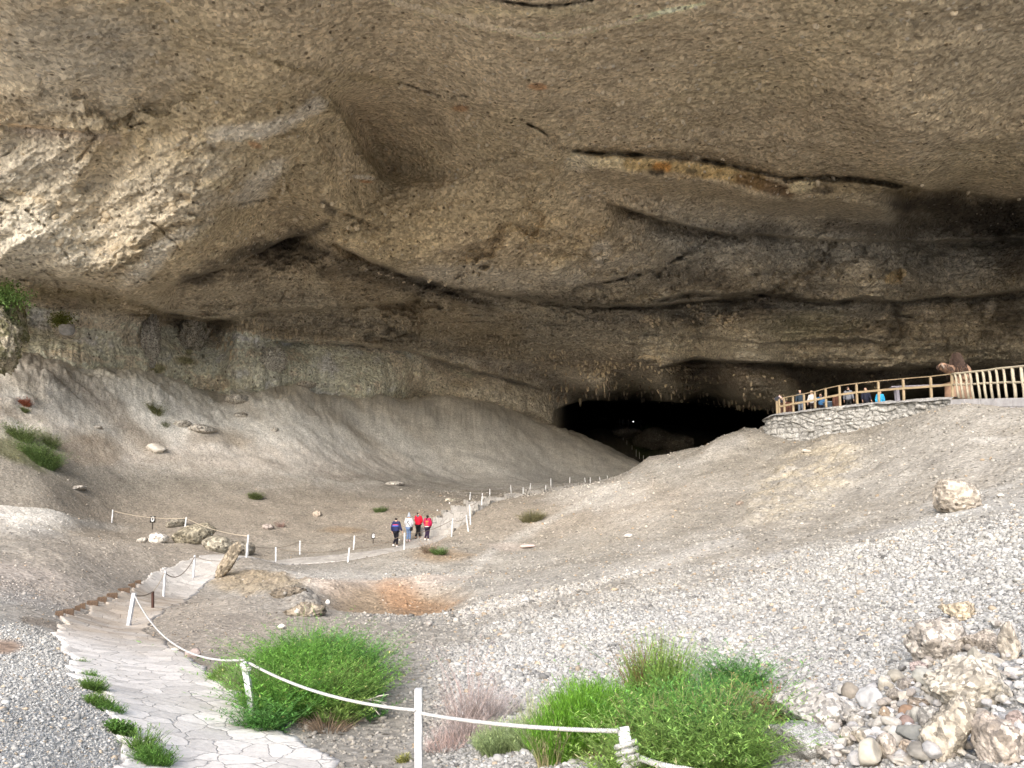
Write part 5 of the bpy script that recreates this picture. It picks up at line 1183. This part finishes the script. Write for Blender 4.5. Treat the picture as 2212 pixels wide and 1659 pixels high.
person('person in a white puffer jacket, grey pointed hat and blue jeans', fl[1], -.2, hfit(fl[1], 885, 330), dict(la=(-.27,.05,1.15), lh=(-.16,.2,1.05), ra=(.25,.06,1.13), rh=(.16,.2,1.0), lk=(-.06,.03,.5), lf=(-.06,-.10,.10), rk=(.07,.06,.5), rf=(.05,.10,.09)), (.50,.50,.52), (.14,.21,.36), (.62,.52,.52), hat=((.30,.33,.38), 'bell'), strap=(.01,.01,.01), bag=(.01,.01,.01), seam=1, puffy=1.08, group=GRP)
person('person in a plain red jacket with a teal hood lining, black trousers and black boots', fl[2], -.25, hfit(fl[2], 1195, 255), dict(la=(-.22,.06,1.14), lh=(-.12,.2,1.08), ra=(.24,.03,1.14), rh=(.16,.14,1.0), lk=(-.07,.06,.5), lf=(-.12,-.12,.10), rk=(.07,.04,.5), rf=(.10,.06,.09), look=.9), (.60,.008,.03), (.006,.006,.008), (.008,.008,.008), hood=(.02,.12,.12), group=GRP)
person('person with a long black ponytail in an orange and magenta jacket', fl[3], -.3, hfit(fl[3], 1490, 335), dict(la=(-.26,.03,1.15), lh=(-.16,.15,1.02), ra=(.25,.03,1.12), rh=(.2,.14,.95), lk=(-.08,.05,.5), lf=(-.10,-.14,.12), rk=(.05,.05,.5), rf=(.04,.06,.09)), (.36,.010,.06), (.02,.01,.03), (.7,.68,.66), longhair=True, stripes=[(1.24,.06,(.75,.22,.05)),(1.04,.20,(.75,.07,.04)),(.96,.06,(.70,.05,.06)),(.90,.045,(.75,.6,.55))], puffy=1.05, group=GRP)
# people on the platform: head top (2500 zoom), distance
def plat(x_, yt, d, h, **k):
    u, v = Z6(x_, yt); t = P(u, v, d); return Vector((t.x, t.y, t.z-h)), h
G2 = 'people on the platform'
for (x_, yt, d, h, rz, lab, kw) in [
 (482,350,46.3,1.76,2.6,'person in a dark jacket and grey blue jeans at the left of the platform', dict(jacket=(.025,.04,.06), trousers=(.17,.20,.25), hair=(.008,.008,.008))),
 (573,360,46.0,1.66,2.4,'person in a white hoodie and tan hat behind the platform railing', dict(jacket=(.60,.58,.58), trousers=(.03,.02,.02), hat=((.42,.30,.20), 'cap'), strap=(.12,.12,.13), hair=(.2,.12,.07))),
 (640,382,46.2,1.56,3.0,'dark haired person in a blue jacket holding up a phone behind the railing', dict(jacket=(.04,.13,.28), trousers=(.02,.02,.03), phone=True, pose=dict(ra=(.2,.15,1.2), rh=(.06,.28,1.42)))),
 (850,326,43.9,1.74,-.6,'person in a grey hoodie with a black hood standing side on behind the railing', dict(jacket=(.19,.20,.23), trousers=(.02,.02,.02), hood=(.01,.01,.012), pose=dict(look=.9))),
 (985,332,43.2,1.72,3.14,'person in a navy shirt facing the camera behind the railing', dict(jacket=(.015,.017,.035), trousers=(.02,.02,.03))),
 (1092,362,42.4,1.45,3.0,'person in a bright sky blue jacket half hidden behind a railing post', dict(jacket=(.04,.42,.78), trousers=(.02,.02,.03), lean=.25, puffy=1.15))]:
    loc, h = plat(x_, yt, d, h); person(lab, loc, rz, h, group=G2, **kw)
# ================================================================ statue of a standing giant sloth
st = empty('statue', P(*Z6(1720,400), 39.2), .15, label='brown statue of a giant ground sloth rearing up behind the railing', cat='statue')
M_stat = simple('statue_brown', (.30,.19,.13), rough=.8, var=.3, scale=3, bmp=.6, bdist=.05)
M_statd = simple('statue_dark_fur', (.075,.05,.04), rough=.9, var=.4, scale=9, bmp=.9, bdist=.06)
def sp_(x_, y_, dy=0): 
    p = P(*Z6(x_, y_), 39.2+dy); return rel(p, st)
v = [sp_(1715,400), sp_(1718,300), sp_(1712,220), sp_(1700,185), sp_(1690,140), sp_(1688,100,-.1),      # hip, waist, chest, shoulders, neck, head
     sp_(1655,205,-.15), sp_(1600,200,-.5), sp_(1548,180,-.7), sp_(1532,172,-.75),                          # left arm stretched out
     sp_(1765,215,-.1), sp_(1745,260,-.6), sp_(1725,255,-.8),                                                 # right arm folded
     sp_(1640,395,-.1), sp_(1625,470,-.2), sp_(1780,395,.1), sp_(1790,470,0), sp_(1850,430,.9)]
e = [(0, 1), (1, 2), (2, 3), (3, 4), (4, 5), (3, 6), (6, 7), (7, 8), (8, 9), (3, 10), (10, 11), (11, 12), (0, 13), (13, 14), (0, 15), (15, 16), (0, 17)]
r = [.62, .56, .55, .46, .30, .20, .32, .25, .24, .20, .36, .22, .16, .36, .30, .36, .30, .18]
skinmesh('body', v, e, r, M_stat, st, 3)
fur = MB(); g = np.random.default_rng(3)
def tuft_between(a, b, ra, rb, n, L, droop):
    for i in range(n):
        t = g.random(); c = a.lerp(b, t); rr_ = ra*(1-t)+rb*t; w = g.random()*6.28; d = Vector((math.cos(w), math.sin(w), g.uniform(-.3, .5))); p0 = c+d*rr_*.92; p1 = p0+d*L*.35+Vector((0, 0, -droop*L)); fur.tube([p0, (p0+p1)/2+d*L*.12, p1], [.02, .016, .004], 3, cap=False)
tuft_between(sp_(1690,175,-.2), sp_(1688,75,-.1), .36, .16, 900, .22, .9)
tuft_between(sp_(1600,205,-.5), sp_(1540,178,-.7), .26, .22, 260, .14, .8)
tuft_between(sp_(1690,235,-.3), sp_(1690,175,-.3), .5, .4, 260, .2, .9)
fur.build('fur', M_statd, st)
cl = MB()
for k_ in range(4):
    p0 = sp_(1534+k_*6, 162+k_*7, -.85); cl.tube([p0, p0+Vector((-.10, -.16, -.02)), p0+Vector((-.16, -.20, -.14))], [.035, .028, .006], 6)
cl.build('claws', simple('claw', (.30,.25,.21)), st, smooth=True)
# ================================================================ deep inside: visitors and a lamp
G3 = 'visitors deep in the cave'
for (x_, y_, d, lab) in [(672,610,144,'dark figure standing at the top of the deep stairs, leftmost of the cave visitors'),(700,612,144.5,'dark figure second from the left among the visitors deep in the cave'),(740,612,145,'dark figure left of the tiny lamp deep in the cave'),(840,612,146,'dark figure alone to the right of the tiny lamp deep in the cave')]:
    p = GT(*Z8(x_, y_)) if False else P(*Z8(x_, y_), d); person(lab, p, 0, 1.7, jacket=(.03,.03,.035), trousers=(.02,.02,.02), shoes=(.02,.02,.02), group=G3)
o = empty('hand_lamp', P(*Z8(778,566), 143), 0, label='tiny white lamp shining deep inside the dark cave', cat='lamp')
ml, nt, b = newmat('lamp_glow'); b.inputs['Emission Color'].default_value = (1, .98, .95, 1); b.inputs['Emission Strength'].default_value = 3
v_, f_ = ico(2); mesh_np('lens', v_*.07, f_, ml, o); MB().tube([(0, 0, -.25), (0, .02, -1.3)], .03, 6).build('handle', cloth((.02,.02,.02), 'handle'), o)
for k_, (x_, y_, d, s, lab) in enumerate([(965,700,136,(7,6,4),'big grey boulder lying deep inside the cave'),(1110,745,136,(8,6,4),'grey boulder right of the biggest one deep inside the cave'),(730,652,141,(6,4,2),'low pale boulder beside the deep stairs'),(860,712,138,(4.5,4,3.5),'rounded boulder left of the biggest one deep inside the cave')]):
    p = P(*Z8(x_, y_), d); p.z -= s[2]*.5
    rock('boulder', lab, 'boulder', p, s, (.12,.115,.11), 600+k_, mat=M_congfar, sub=4, sink=0)
# ================================================================ plants
M_leaf, nt, b = newmat('leaf'); nt.links.new(N(nt, 'ShaderNodeAttribute', attribute_name='Col').outputs[0], b.inputs['Base Color']); b.inputs['Roughness'].default_value = .55
tr = N(nt, 'ShaderNodeBsdfTranslucent'); nt.links.new(N(nt, 'ShaderNodeAttribute', attribute_name='Col').outputs[0], tr.inputs[0]); mx = N(nt, 'ShaderNodeMixShader'); mx.inputs[0].default_value = .3
nt.links.new(b.outputs[0], mx.inputs[1]); nt.links.new(tr.outputs[0], mx.inputs[2]); nt.links.new(mx.outputs[0], nt.nodes['Material Output'].inputs[0])
M_twig = simple('twig', None, attr=True, var=.2, bmp=0)
def stems(lobes, n, seed, lean=.55, curve=.35, w=.007, segs=5, leaves=10, leaf=(.06, .006), cols=None, top=1.0, jitter=.25, up=.5, leaf_from=.25, tipc=None, clump=0):
    """stem ribbons and needle leaves for a bush: lobes = (x, y, rx, ry, height, colour index)"""
    g = np.random.default_rng(seed); L = np.array([l[:5] for l in lobes], float); ar = L[:, 2]*L[:, 3]; ar = ar/ar.sum()
    li_ = g.choice(len(lobes), n, p=ar); a = g.random(n)*2*math.pi; rr_ = np.sqrt(g.random(n))
    bx = L[li_, 0]+np.cos(a)*rr_*L[li_, 2]*.62; by = L[li_, 1]+np.sin(a)*rr_*L[li_, 3]*.62; bz = zt(bx, by)-.03
    h = L[li_, 4]*(1-.40*rr_**2)*g.uniform(1-jitter*1.6, 1+jitter, n)*top
    ox = np.cos(a)*rr_*lean+g.normal(0, .16, n); oy = np.sin(a)*rr_*lean+g.normal(0, .16, n)
    if clump:
        nk = max(3, n//clump); q_ = g.integers(0, n, nk); which = g.integers(0, nk, n); src = q_[which]
        same = li_[src] == li_; kx = np.where(same, bx[src], bx); ky = np.where(same, by[src], by)
        bx = kx+g.normal(0, .03, n); by = ky+g.normal(0, .03, n); bz = zt(bx, by)-.03
        fa = g.random(n)*2*math.pi; fr_ = g.random(n)**.5*1.15
        ox = (kx-L[li_, 0])/L[li_, 2]*lean+np.cos(fa)*fr_; oy = (ky-L[li_, 1])/L[li_, 3]*lean+np.sin(fa)*fr_
        h = h*(np.exp(g.normal(0, .16, nk))[which]); ctone = np.exp(g.normal(0, .16, (nk, 1)))[which]
    else: ctone = 1.0
    t = np.linspace(0, 1, segs+1)[None]
    cxx = bx[:, None]+ox[:, None]*h[:, None]*(t**1.5)*1.1+(curve*g.normal(0, .25, n))[:, None]*h[:, None]*t*(1-t)*2
    cyy = by[:, None]+oy[:, None]*h[:, None]*(t**1.5)*1.1; czz = bz[:, None]+h[:, None]*(t-.12*t**2*np.hypot(ox, oy)[:, None])
    cs = np.array(cols, float); ci = np.array([l[5] if len(l) > 5 else 0 for l in lobes])[li_]
    base = cs[ci]*np.exp(g.normal(0, .20, (n, 1)))*ctone
    ww = (w*(1-.75*t))
    az = g.random(n)*math.pi; sx = np.cos(az)[:, None]*ww; sy = np.sin(az)[:, None]*ww
    A_ = np.stack([cxx-sx, cyy-sy, czz], -1); B_ = np.stack([cxx+sx, cyy+sy, czz], -1)
    vs = np.stack([A_, B_], 2).reshape(n, -1, 3); m_ = vs.shape[1]
    fq = np.array([[2*i, 2*i+1, 2*i+3, 2*i+2] for i in range(segs)]); F_ = (fq[None]+(np.arange(n)*m_)[:, None, None]).reshape(-1, 4)
    VC = np.repeat(base[:, None, :], m_, 1)
    V1 = vs.reshape(-1, 3); C1 = VC.reshape(-1, 3)
    if leaves:
        k = leaves; tl = g.uniform(leaf_from, 1, (n, k)); idx_ = np.clip((tl*segs).astype(int), 0, segs-1); fr = tl*segs-idx_; ar_ = np.arange(n)[:, None]
        def pick(q): return q[ar_, idx_]*(1-fr)+q[ar_, idx_+1]*fr
        lx, ly, lz = pick(cxx), pick(cyy), pick(czz)
        la_ = g.random((n, k))*2*math.pi; ll = leaf[0]*g.uniform(.6, 1.3, (n, k)); upv = up*g.uniform(.4, 1.5, (n, k))
        dv = np.stack([np.cos(la_), np.sin(la_), upv], -1); dv /= np.linalg.norm(dv, axis=-1, keepdims=True)
        sd_ = np.stack([-np.sin(la_), np.cos(la_), la_*0], -1)*leaf[1]*.5
        o = np.stack([lx, ly, lz], -1); tip = o+dv*ll[..., None]; mid = o+dv*ll[..., None]*.5
        lv = np.stack([o, mid+sd_, tip, mid-sd_], 2).reshape(-1, 3)
        nl = n*k; F2 = (np.array([[0, 1, 2, 3]])[None]+(np.arange(nl)*4)[:, None, None]).reshape(-1, 4)+len(V1)
        lc = base[:, None, :]*np.exp(g.normal(.05, .34, (n, k, 1)))
        if tipc is not None:
            m2 = g.random((n, k, 1)) < tipc[0]; lc = np.where(m2, np.array(tipc[1]), lc)
        C2 = np.repeat(lc.reshape(-1, 1, 3), 4, 1).reshape(-1, 3)
        V1 = np.concatenate([V1, lv]); F_ = np.concatenate([F_, F2]); C1 = np.concatenate([C1, C2])
    return V1, F_, np.clip(C1, .005, .8)
def foliage(parent, *a, name='foliage', mat=None, **k):
    v, f, c = stems(*a, **k); return mesh_np(name, v, f, mat or M_leaf, parent, smooth=False, colr=c)
def lobe_at(u, v, wpx, h, ci=0, dep=.8):
    p = GT(u, v); r = wpx*.5/F*p.y; return (p.x, p.y+r*dep*.6, r, r*dep, h, ci)
GR = [(.135,.285,.05), (.105,.24,.06), (.20,.30,.075), (.24,.17,.08), (.26,.32,.15), (.165,.275,.065)]
# round green bush in the centre left
bu = empty('bush', (0, 0, 0), label='broad round bright green bush between the path and the leaning post', cat='bush')
lb = [lobe_at(600,1560,190,.70,0), lobe_at(700,1545,180,.62,5), lobe_at(560,1590,120,.45,1), lobe_at(640,1490,200,.72,0), lobe_at(740,1480,160,.72,1), lobe_at(660,1445,170,.55,1), lobe_at(600,1460,140,.52,0), lobe_at(770,1510,110,.55,0), lobe_at(720,1570,110,.42,2), lobe_at(800,1558,50,.35,1), lobe_at(735,1430,130,.42,0)]
foliage(bu, lb, 4300, 21, leaves=26, leaf=(.07, .014), cols=GR, lean=.9, clump=30, up=.3, curve=.9, jitter=.42, tipc=(.012, (.65,.6,.25)))
foliage(bu, [lobe_at(520,1500,110,.40,4), lobe_at(480,1478,90,.30,2), lobe_at(545,1540,80,.35,2)], 1100, 22, leaves=9, leaf=(.06, .007), cols=GR, name='pale_foliage')
foliage(bu, [lobe_at(760,1500,60,.5,3), lobe_at(690,1440,60,.55,3)], 260, 23, leaves=8, cols=GR, name='reddish_foliage')
foliage(bu, [lobe_at(700,1585,130,.22,0), lobe_at(770,1540,60,.2,0)], 420, 24, leaves=0, w=.005, cols=[(.22,.16,.11)], name='dry_twigs', mat=M_twig, lean=1.4)
mb = MB(); 
for a_, b_ in [((790,1512),(835,1518)),((790,1512),(820,1545)),((800,1510),(840,1500)),((808,1512),(845,1530)),((770,1520),(800,1510))]:
    mb.tube([P(*a_, 10.4), P((a_[0]+b_[0])/2, (a_[1]+b_[1])/2-2, 10.3), P(*b_, 10.2)], [.010, .008, .004], 5)
mb.build('bare_branch', simple('bleached_wood', (.55,.5,.45), bmp=0), bu)
# large bush at the right
b2_ = empty('bush', (0, 0, 0), label='largest green bush behind the roped post at the bottom centre right', cat='bush')
lb = [lobe_at(1440,1640,240,.52,0), lobe_at(1560,1630,220,.48,1), lobe_at(1500,1570,220,.46,1), lobe_at(1620,1580,150,.46,1), lobe_at(1380,1610,170,.42,5), lobe_at(1560,1690,260,.5,5), lobe_at(1400,1720,240,.4,2), lobe_at(1660,1600,90,.42,3), lobe_at(1600,1500,150,.45,1)]
foliage(b2_, lb, 3900, 31, leaves=26, leaf=(.052, .0105), cols=GR, lean=.7, w=.005, clump=28, up=.3, curve=.9, jitter=.42, tipc=(.02, (.65,.6,.32)))
foliage(b2_, [lobe_at(1435,1560,110,.85,2), lobe_at(1395,1560,80,.80,3)], 800, 32, leaves=16, leaf=(.045, .010), cols=GR, name='tall_sprig', lean=.25)
foliage(b2_, [lobe_at(1680,1560,60,.35,3), lobe_at(1640,1640,60,.2,3)], 160, 33, leaves=8, leaf=(.04, .005), cols=[(.2,.2,.05)]*3+[(.26,.09,.04)], name='reddish_foliage')
foliage(b2_, [lobe_at(1440,1640,260,.5,0), lobe_at(1560,1620,240,.5,0)], 420, 134, leaves=3, w=.004, cols=[(.33,.26,.14)], name='straw_stems', mat=M_twig, lean=.8)
foliage(bu, [lobe_at(640,1540,260,.5,0), lobe_at(700,1470,240,.5,0)], 420, 135, leaves=3, w=.006, cols=[(.33,.27,.14)], name='straw_stems', mat=M_twig, lean=.8)
foliage(b2_, [lobe_at(1330,1650,170,.14,0), lobe_at(1640,1640,120,.16,0)], 500, 34, leaves=0, w=.004, cols=[(.15,.085,.06)], name='dry_twigs', mat=M_twig, lean=1.6)
b3_ = empty('bush', (0, 0, 0), label='dense grass green bush left of the roped post', cat='bush')
foliage(b3_, [lobe_at(1260,1640,150,.62,0), lobe_at(1200,1655,100,.5,0), lobe_at(1310,1600,130,.52,0), lobe_at(1260,1590,120,.5,0)], 3000, 35, leaves=9, leaf=(.06, .006), cols=[(.13,.28,.03)], lean=.35, up=1.2, w=.006)
b4_ = empty('bush', (0, 0, 0), label='low pale silvery green bush left of the dense grass green bush', cat='bush')
foliage(b4_, [lobe_at(1090,1630,140,.30,0), lobe_at(1150,1625,100,.34,0), lobe_at(1050,1622,60,.2,0)], 1500, 36, leaves=9, leaf=(.045, .005), cols=[(.27,.34,.16)], lean=.6, w=.005)
b5_ = empty('grass_clump', (0, 0, 0), label='thin beige green grass clump between the pale bush and the dense green bush', cat='grass clump')
foliage(b5_, [lobe_at(1165,1610,90,.52,0), lobe_at(1190,1660,80,.4,1), lobe_at(1200,1560,70,.3,0)], 520, 37, leaves=5, leaf=(.06, .004), cols=[(.33,.37,.19), (.30,.27,.15)], lean=.3, up=1.5, w=.004)
b6_ = empty('dry_bush', (0, 0, 0), label='dry leafless purple brown bush behind the tall white post', cat='dry bush')
foliage(b6_, [lobe_at(1000,1605,150,.30,0), lobe_at(960,1630,110,.2,1), lobe_at(1060,1560,140,.40,2), lobe_at(1010,1570,120,.55,0)], 1000, 38, leaves=6, leaf=(.09, .0026), cols=[(.31,.25,.225), (.34,.25,.22), (.38,.34,.32)], mat=M_twig, name='twigs', lean=1.0, w=.0035, up=.9)
foliage(b6_, [lobe_at(1010,1560,150,1.0,0)], 46, 39, leaves=12, leaf=(.10, .003), cols=[(.32,.24,.22)], mat=M_twig, name='tall_twigs', lean=.35, w=.004, up=1.0, jitter=.4)
def tuft(label, spots, n, cols, seed, cat='grass tuft', name='grass_tuft', leaf=(.05, .007), leaves=5, w=.006, lean=.7, **k):
    t = empty(name, (0, 0, 0), label=label, cat=cat); foliage(t, [lobe_at(*s) for s in spots], n, seed, leaves=leaves, leaf=leaf, cols=cols, lean=lean, w=w, name='blades', **k); return t
T1 = [(.13,.22,.05), (.10,.20,.04)]
tuft('small green grass tuft at the path edge, highest of the four beside the grey gravel', [(172,1440,22,.14,0)], 120, T1, 41)
tuft('green grass tuft second from the top along the left edge of the path', [(196,1492,46,.20,0),(188,1470,30,.16,1)], 520, T1, 42)
tuft('dense green grass tuft third from the top along the left edge of the path', [(205,1525,56,.16,0),(232,1545,50,.18,1)], 620, T1, 43)
tuft('leafy green weed lower on the left edge of the path', [(255,1588,52,.16,1)], 420, T1, 44, leaf=(.045, .014), leaves=8, cat='weed', name='weed')
tuft('long bladed grass tuft nearest the camera at the left edge of the path', [(300,1640,44,.30,0),(320,1668,70,.24,1)], 700, T1, 45, leaf=(.05,.009))
tuft('low yellow green weed on the gravel right of the path end', [(870,1648,26,.10,0)], 90, [(.25,.25,.08)], 46)
for k_, (u, v, w_, h, n, c, lab) in enumerate([(548,1080,34,.35,420,(.12,.15,.05),'low green and brown plant on the flat ground below the left slope'),(820,1108,34,.28,260,(.11,.16,.05),'low green plant on the dark soil behind the walkers'),(1150,1130,66,.45,700,(.16,.15,.07),'green and rusty bush in front of the stone steps'),(948,1200,34,.3,260,(.10,.17,.04),'tiny green plant on the brown soil below the walkers'),(925,1196,30,.5,160,(.25,.19,.14),'dry brown twigs beside the tiny green plant below the walkers'),(35,950,60,.9,520,(.12,.17,.05),'upper green plant on the slope at the left edge'),(75,1000,90,.9,1100,(.09,.15,.035),'large green and reddish plant patch on the slope at the left edge'),(105,965,34,.8,260,(.13,.17,.06),'green plant right of the upper plant on the left edge slope'),(50,880,26,.45,240,(.26,.08,.04),'small rusty red plant high on the slope at the left edge'),(50,892,18,.3,90,(.12,.15,.05),'small green plant just under the rusty red plant'),(355,925,14,.6,60,(.14,.16,.08),'small thin green plant on the pale left slope'),(340,800,34,.8,240,(.12,.13,.04),'olive plant at the foot of the thin flowstone rib'),(605,1140,22,.3,90,(.36,.25,.22),'dry pinkish plant on the flat ground behind the rope')]):
    tuft(lab, [(u, v, w_, h*1.15, 0)], int(n*.6), [tuple(np.array(c)*1.15+.03)], 60+k_, cat='plant', name='plant', leaf=(.20, .030) if v < 1100 else (.14, .02), leaves=7, w=.012, lean=1.1, jitter=.45)
def wall_plant(label, u, v, d, r, n, c, seed, droop=.5):
    p = P(u, v, d); t = empty('plant', p, 0, label=label, cat='plant'); g = np.random.default_rng(seed)
    o = g.normal(0, 1, (n, 3))*np.array([r, r*.5, r*.6]); dv = g.normal(0, 1, (n, 3)); dv[:, 2] -= droop; dv /= np.linalg.norm(dv, axis=1)[:, None]
    L = g.uniform(.12, .28, (n, 1)); sd_ = np.cross(dv, g.normal(0, 1, (n, 3))); sd_ /= np.linalg.norm(sd_, axis=1)[:, None]
    v4 = np.stack([o, o+dv*L*.5+sd_*.05, o+dv*L, o+dv*L*.5-sd_*.05], 1).reshape(-1, 3); f4 = np.arange(n*4).reshape(-1, 4)
    cc = np.repeat(np.array(c)*np.exp(g.normal(0, .3, (n, 1))), 4, 0); mesh_np('leaves', v4, f4, M_leaf, t, smooth=False, colr=cc)
    mb = MB()
    for i in range(8):
        q = o[i*7 % n]; mb.tube([(0, .3, -.2), tuple(q)], .015, 4)
    mb.build('stem', simple('plant_stem', (.12,.10,.05), bmp=0), t)
wall_plant('bright leafy plant hanging over the mossy buttress at the left edge', 8, 640, 48.5, .75, 1500, (.16,.26,.08), 81)
wall_plant('olive grass tuft on the grey block of the pale left wall', 132, 690, 56.4, .42, 700, (.15,.17,.045), 82)
# ================================================================ dripstones on the ceiling: parts of the rock shell
M_drip = simple('dripstone', (.30,.25,.20), var=.3, scale=6, bmp=.4, bdist=.03)
M_drip2 = simple('pale_dripstone', (.60,.51,.38), var=.3, scale=6, bmp=.4, bdist=.03)
g = np.random.default_rng(77)
def drip(u, v, L, r, mb, kind):
    c, n = zc(u, v); dn = Vector((g.normal(0, .08), g.normal(0, .08), -1)) if kind == 's' else (n+Vector((0, 0, -.6))).normalized()
    pts = [c-dn*.25, c+dn*L*.3, c+dn*L*.75, c+dn*L]; mb.tube([p+Vector((g.normal(0, .02), g.normal(0, .02), 0)) for p in pts], [r*1.1, r, r*.8, r*.35], 6)
spots = []
for _ in range(62): # curtain over the dark mouth
    u = g.uniform(1185, 1700); v = np.interp(u, [1185,1300,1450,1560,1700], [856,856,852,868,884])+g.normal(0, 7); spots.append((u, v, g.uniform(.35, 1.0), g.uniform(.12, .24), 's'))
for _ in range(38):
    u = g.uniform(1190, 1520); v = 835+g.normal(0, 8)+(u-1190)*.02; spots.append((u, v, g.uniform(.3, .8), g.uniform(.10, .2), 's'))
for i, s in enumerate(spots):
    mb = MB(); drip(*s[:4], mb, 's'); mb.build('stalactite', M_drip if i % 3 else M_drip2, cave, smooth=True)
mb = MB()
def line_of(pts, n, r, spread=3, kind='n', L=.25):
    for _ in range(n):
        t = g.random()*(len(pts)-1); i = int(t); f_ = t-i; u = pts[i][0]*(1-f_)+pts[i+1][0]*f_; v = pts[i][1]*(1-f_)+pts[i+1][1]*f_
        drip(u+g.normal(0, 1), v+g.normal(0, spread), L*g.uniform(.6, 1.4), r*g.uniform(.6, 1.4), mb, kind)
line_of([(1380,770),(1430,776)], 24, .14, 1.5); line_of([(1310,784),(1390,790)], 20, .13, 2); line_of([(1390,793),(1490,800)], 24, .15, 3); line_of([(1470,812),(1530,816)], 18, .15, 2)
line_of([(1060,760),(1250,772)], 34, .13, 12, 's', .28); line_of([(1150,780),(1330,800)], 40, .13, 14, 's', .25); line_of([(1250,805),(1560,830)], 60, .14, 14, 's', .28)
line_of([(1560,690),(1430,700)], 4, .2, 5); line_of([(1480,668),(1595,690)], 34, .16, 9); line_of([(1380,690),(1430,700)], 18, .15, 5); line_of([(900,640),(1000,660)], 4, .15, 6)
line_of([(760,690),(900,715)], 26, .10, 10, 's', .2); line_of([(900,700),(1100,760)], 34, .11, 14, 's', .22); line_of([(480,700),(700,735)], 40, .13, 10, 's', .28); line_of([(430,705),(500,760)], 26, .16, 12, 's', .35)
line_of([(1600,845),(1700,868)], 16, .15, 6); line_of([(1750,845),(1810,865)], 14, .2, 8); line_of([(1870,820),(1900,845)], 6, .2, 6); line_of([(1560,800),(1950,840)], 16, .14, 14); line_of([(1420,872),(1700,884)], 50, .14, 4, 's', .2)
for (u, v, r_) in [(862,185,.16),(1010,252,.2),(1030,262,.14),(1063,92,.14),(958,102,.14),(925,150,.12),(990,140,.13),(1180,130,.12),(1160,108,.16),(1490,214,.2),(1475,262,.18),(1435,255,.14),(1540,222,.13),(1340,222,.22),(1300,200,.14),(1340,175,.12),(1255,218,.14),(1310,255,.13),(1420,205,.14),(1560,345,.13),(1330,300,.2),(636,470,.26),(650,468,.2),(700,444,.2),(715,440,.16),(370,443,.26),(372,452,.2),(230,465,.24),(228,475,.24),(120,468,.2),(125,437,.18),(115,470,.18),(130,520,.25),(245,540,.25),(258,553,.2),(60,610,.2),(560,505,.2),(568,502,.2),(733,373,.2),(740,368,.18),(750,490,.2),(770,495,.2),(910,560,.18),(925,605,.18),(960,615,.18),(880,568,.12),(1035,318,.18),(1050,312,.16),(1130,468,.14),(1145,462,.14),(1270,505,.14),(2110,60,.2),(2060,30,.16),(1760,55,.2),(1960,28,.13),(1760,170,.15),(1640,190,.15),(1600,100,.16),(1650,285,.14),(1740,385,.22),(1765,395,.18),(1800,388,.16),(1700,415,.14),(2090,415,.16),(2200,430,.14),(1990,400,.14)]:
    for _ in range(2): drip(u+g.normal(0, 2), v+g.normal(0, 1.5), r_*1.1, r_*.8, mb, 'n')
for _ in range(120): drip(g.uniform(0, 2212), g.uniform(20, 640), .08, g.uniform(.03, .08), mb, 'n')
for pts, n, r in [([(850,5),(905,18),(950,33),(1000,47),(1050,60),(1110,70)], 240, .13), ([(1110,70),(1160,78),(1220,76),(1270,66)], 130, .11), ([(1270,66),(1340,52),(1400,34)], 90, .09), ([(600,445),(612,400),(612,360)], 26, .10), ([(20,408),(100,440)], 30, .12), ([(810,590),(900,620)], 12, .1), ([(250,655),(330,680)], 36, .16)]:
    line_of(pts, n, r, 2, 'n', .06)
o = mb.build('mineral_crust', M_drip2, cave, smooth=True); o['kind'] = 'stuff'
# ================================================================ light, sky, camera
w = bpy.data.worlds.new('World'); sc.world = w; w.use_nodes = True; nt = w.node_tree
sky = nt.nodes.new('ShaderNodeTexSky'); sky.sky_type = 'NISHITA'; sky.sun_disc = False
SUN_EL, SUN_AZ = R(34), R(200)   # azimuth clockwise from +Y: the sun stands behind and to the left of the viewer
sky.sun_elevation = SUN_EL; sky.sun_rotation = SUN_AZ; sky.dust_density = 2.2; sky.air_density = 1.0; sky.ozone_density = 0.6
nt.links.new(sky.outputs[0], nt.nodes['Background'].inputs[0]); nt.nodes['Background'].inputs[1].default_value = 0.15
sd = bpy.data.lights.new('sun', 'SUN'); sd.energy = 1.5; sd.angle = R(60); sd.color = (1, .95, .88)
so = bpy.data.objects.new('sun', sd); col.objects.link(so)
dirv = Vector((math.sin(SUN_AZ)*math.cos(SUN_EL), math.cos(SUN_AZ)*math.cos(SUN_EL), math.sin(SUN_EL)))
so.rotation_euler = dirv.to_track_quat('Z', 'Y').to_euler(); so.location = (0, -20, 30)
cam = bpy.data.cameras.new('camera'); cam.sensor_width = 36; cam.lens = 36*F/2212; cam.clip_end = 2000; cam.clip_start = 0.1
camo = bpy.data.objects.new('camera', cam); col.objects.link(camo); camo.rotation_euler = (math.pi/2+PITCH, 0, 0); sc.camera = camo
sc.view_settings.view_transform = 'Standard'; sc.view_settings.look = 'None'; sc.view_settings.gamma = 1; sc.view_settings.exposure = 1.5
sc.render.engine = 'CYCLES'; sc.cycles.use_denoising = True
sc.cycles.max_bounces = 8; sc.cycles.diffuse_bounces = 6; sc.cycles.glossy_bounces = 2; sc.cycles.transmission_bounces = 2
sc.cycles.sample_clamp_indirect = 4
sc.render.film_transparent = False
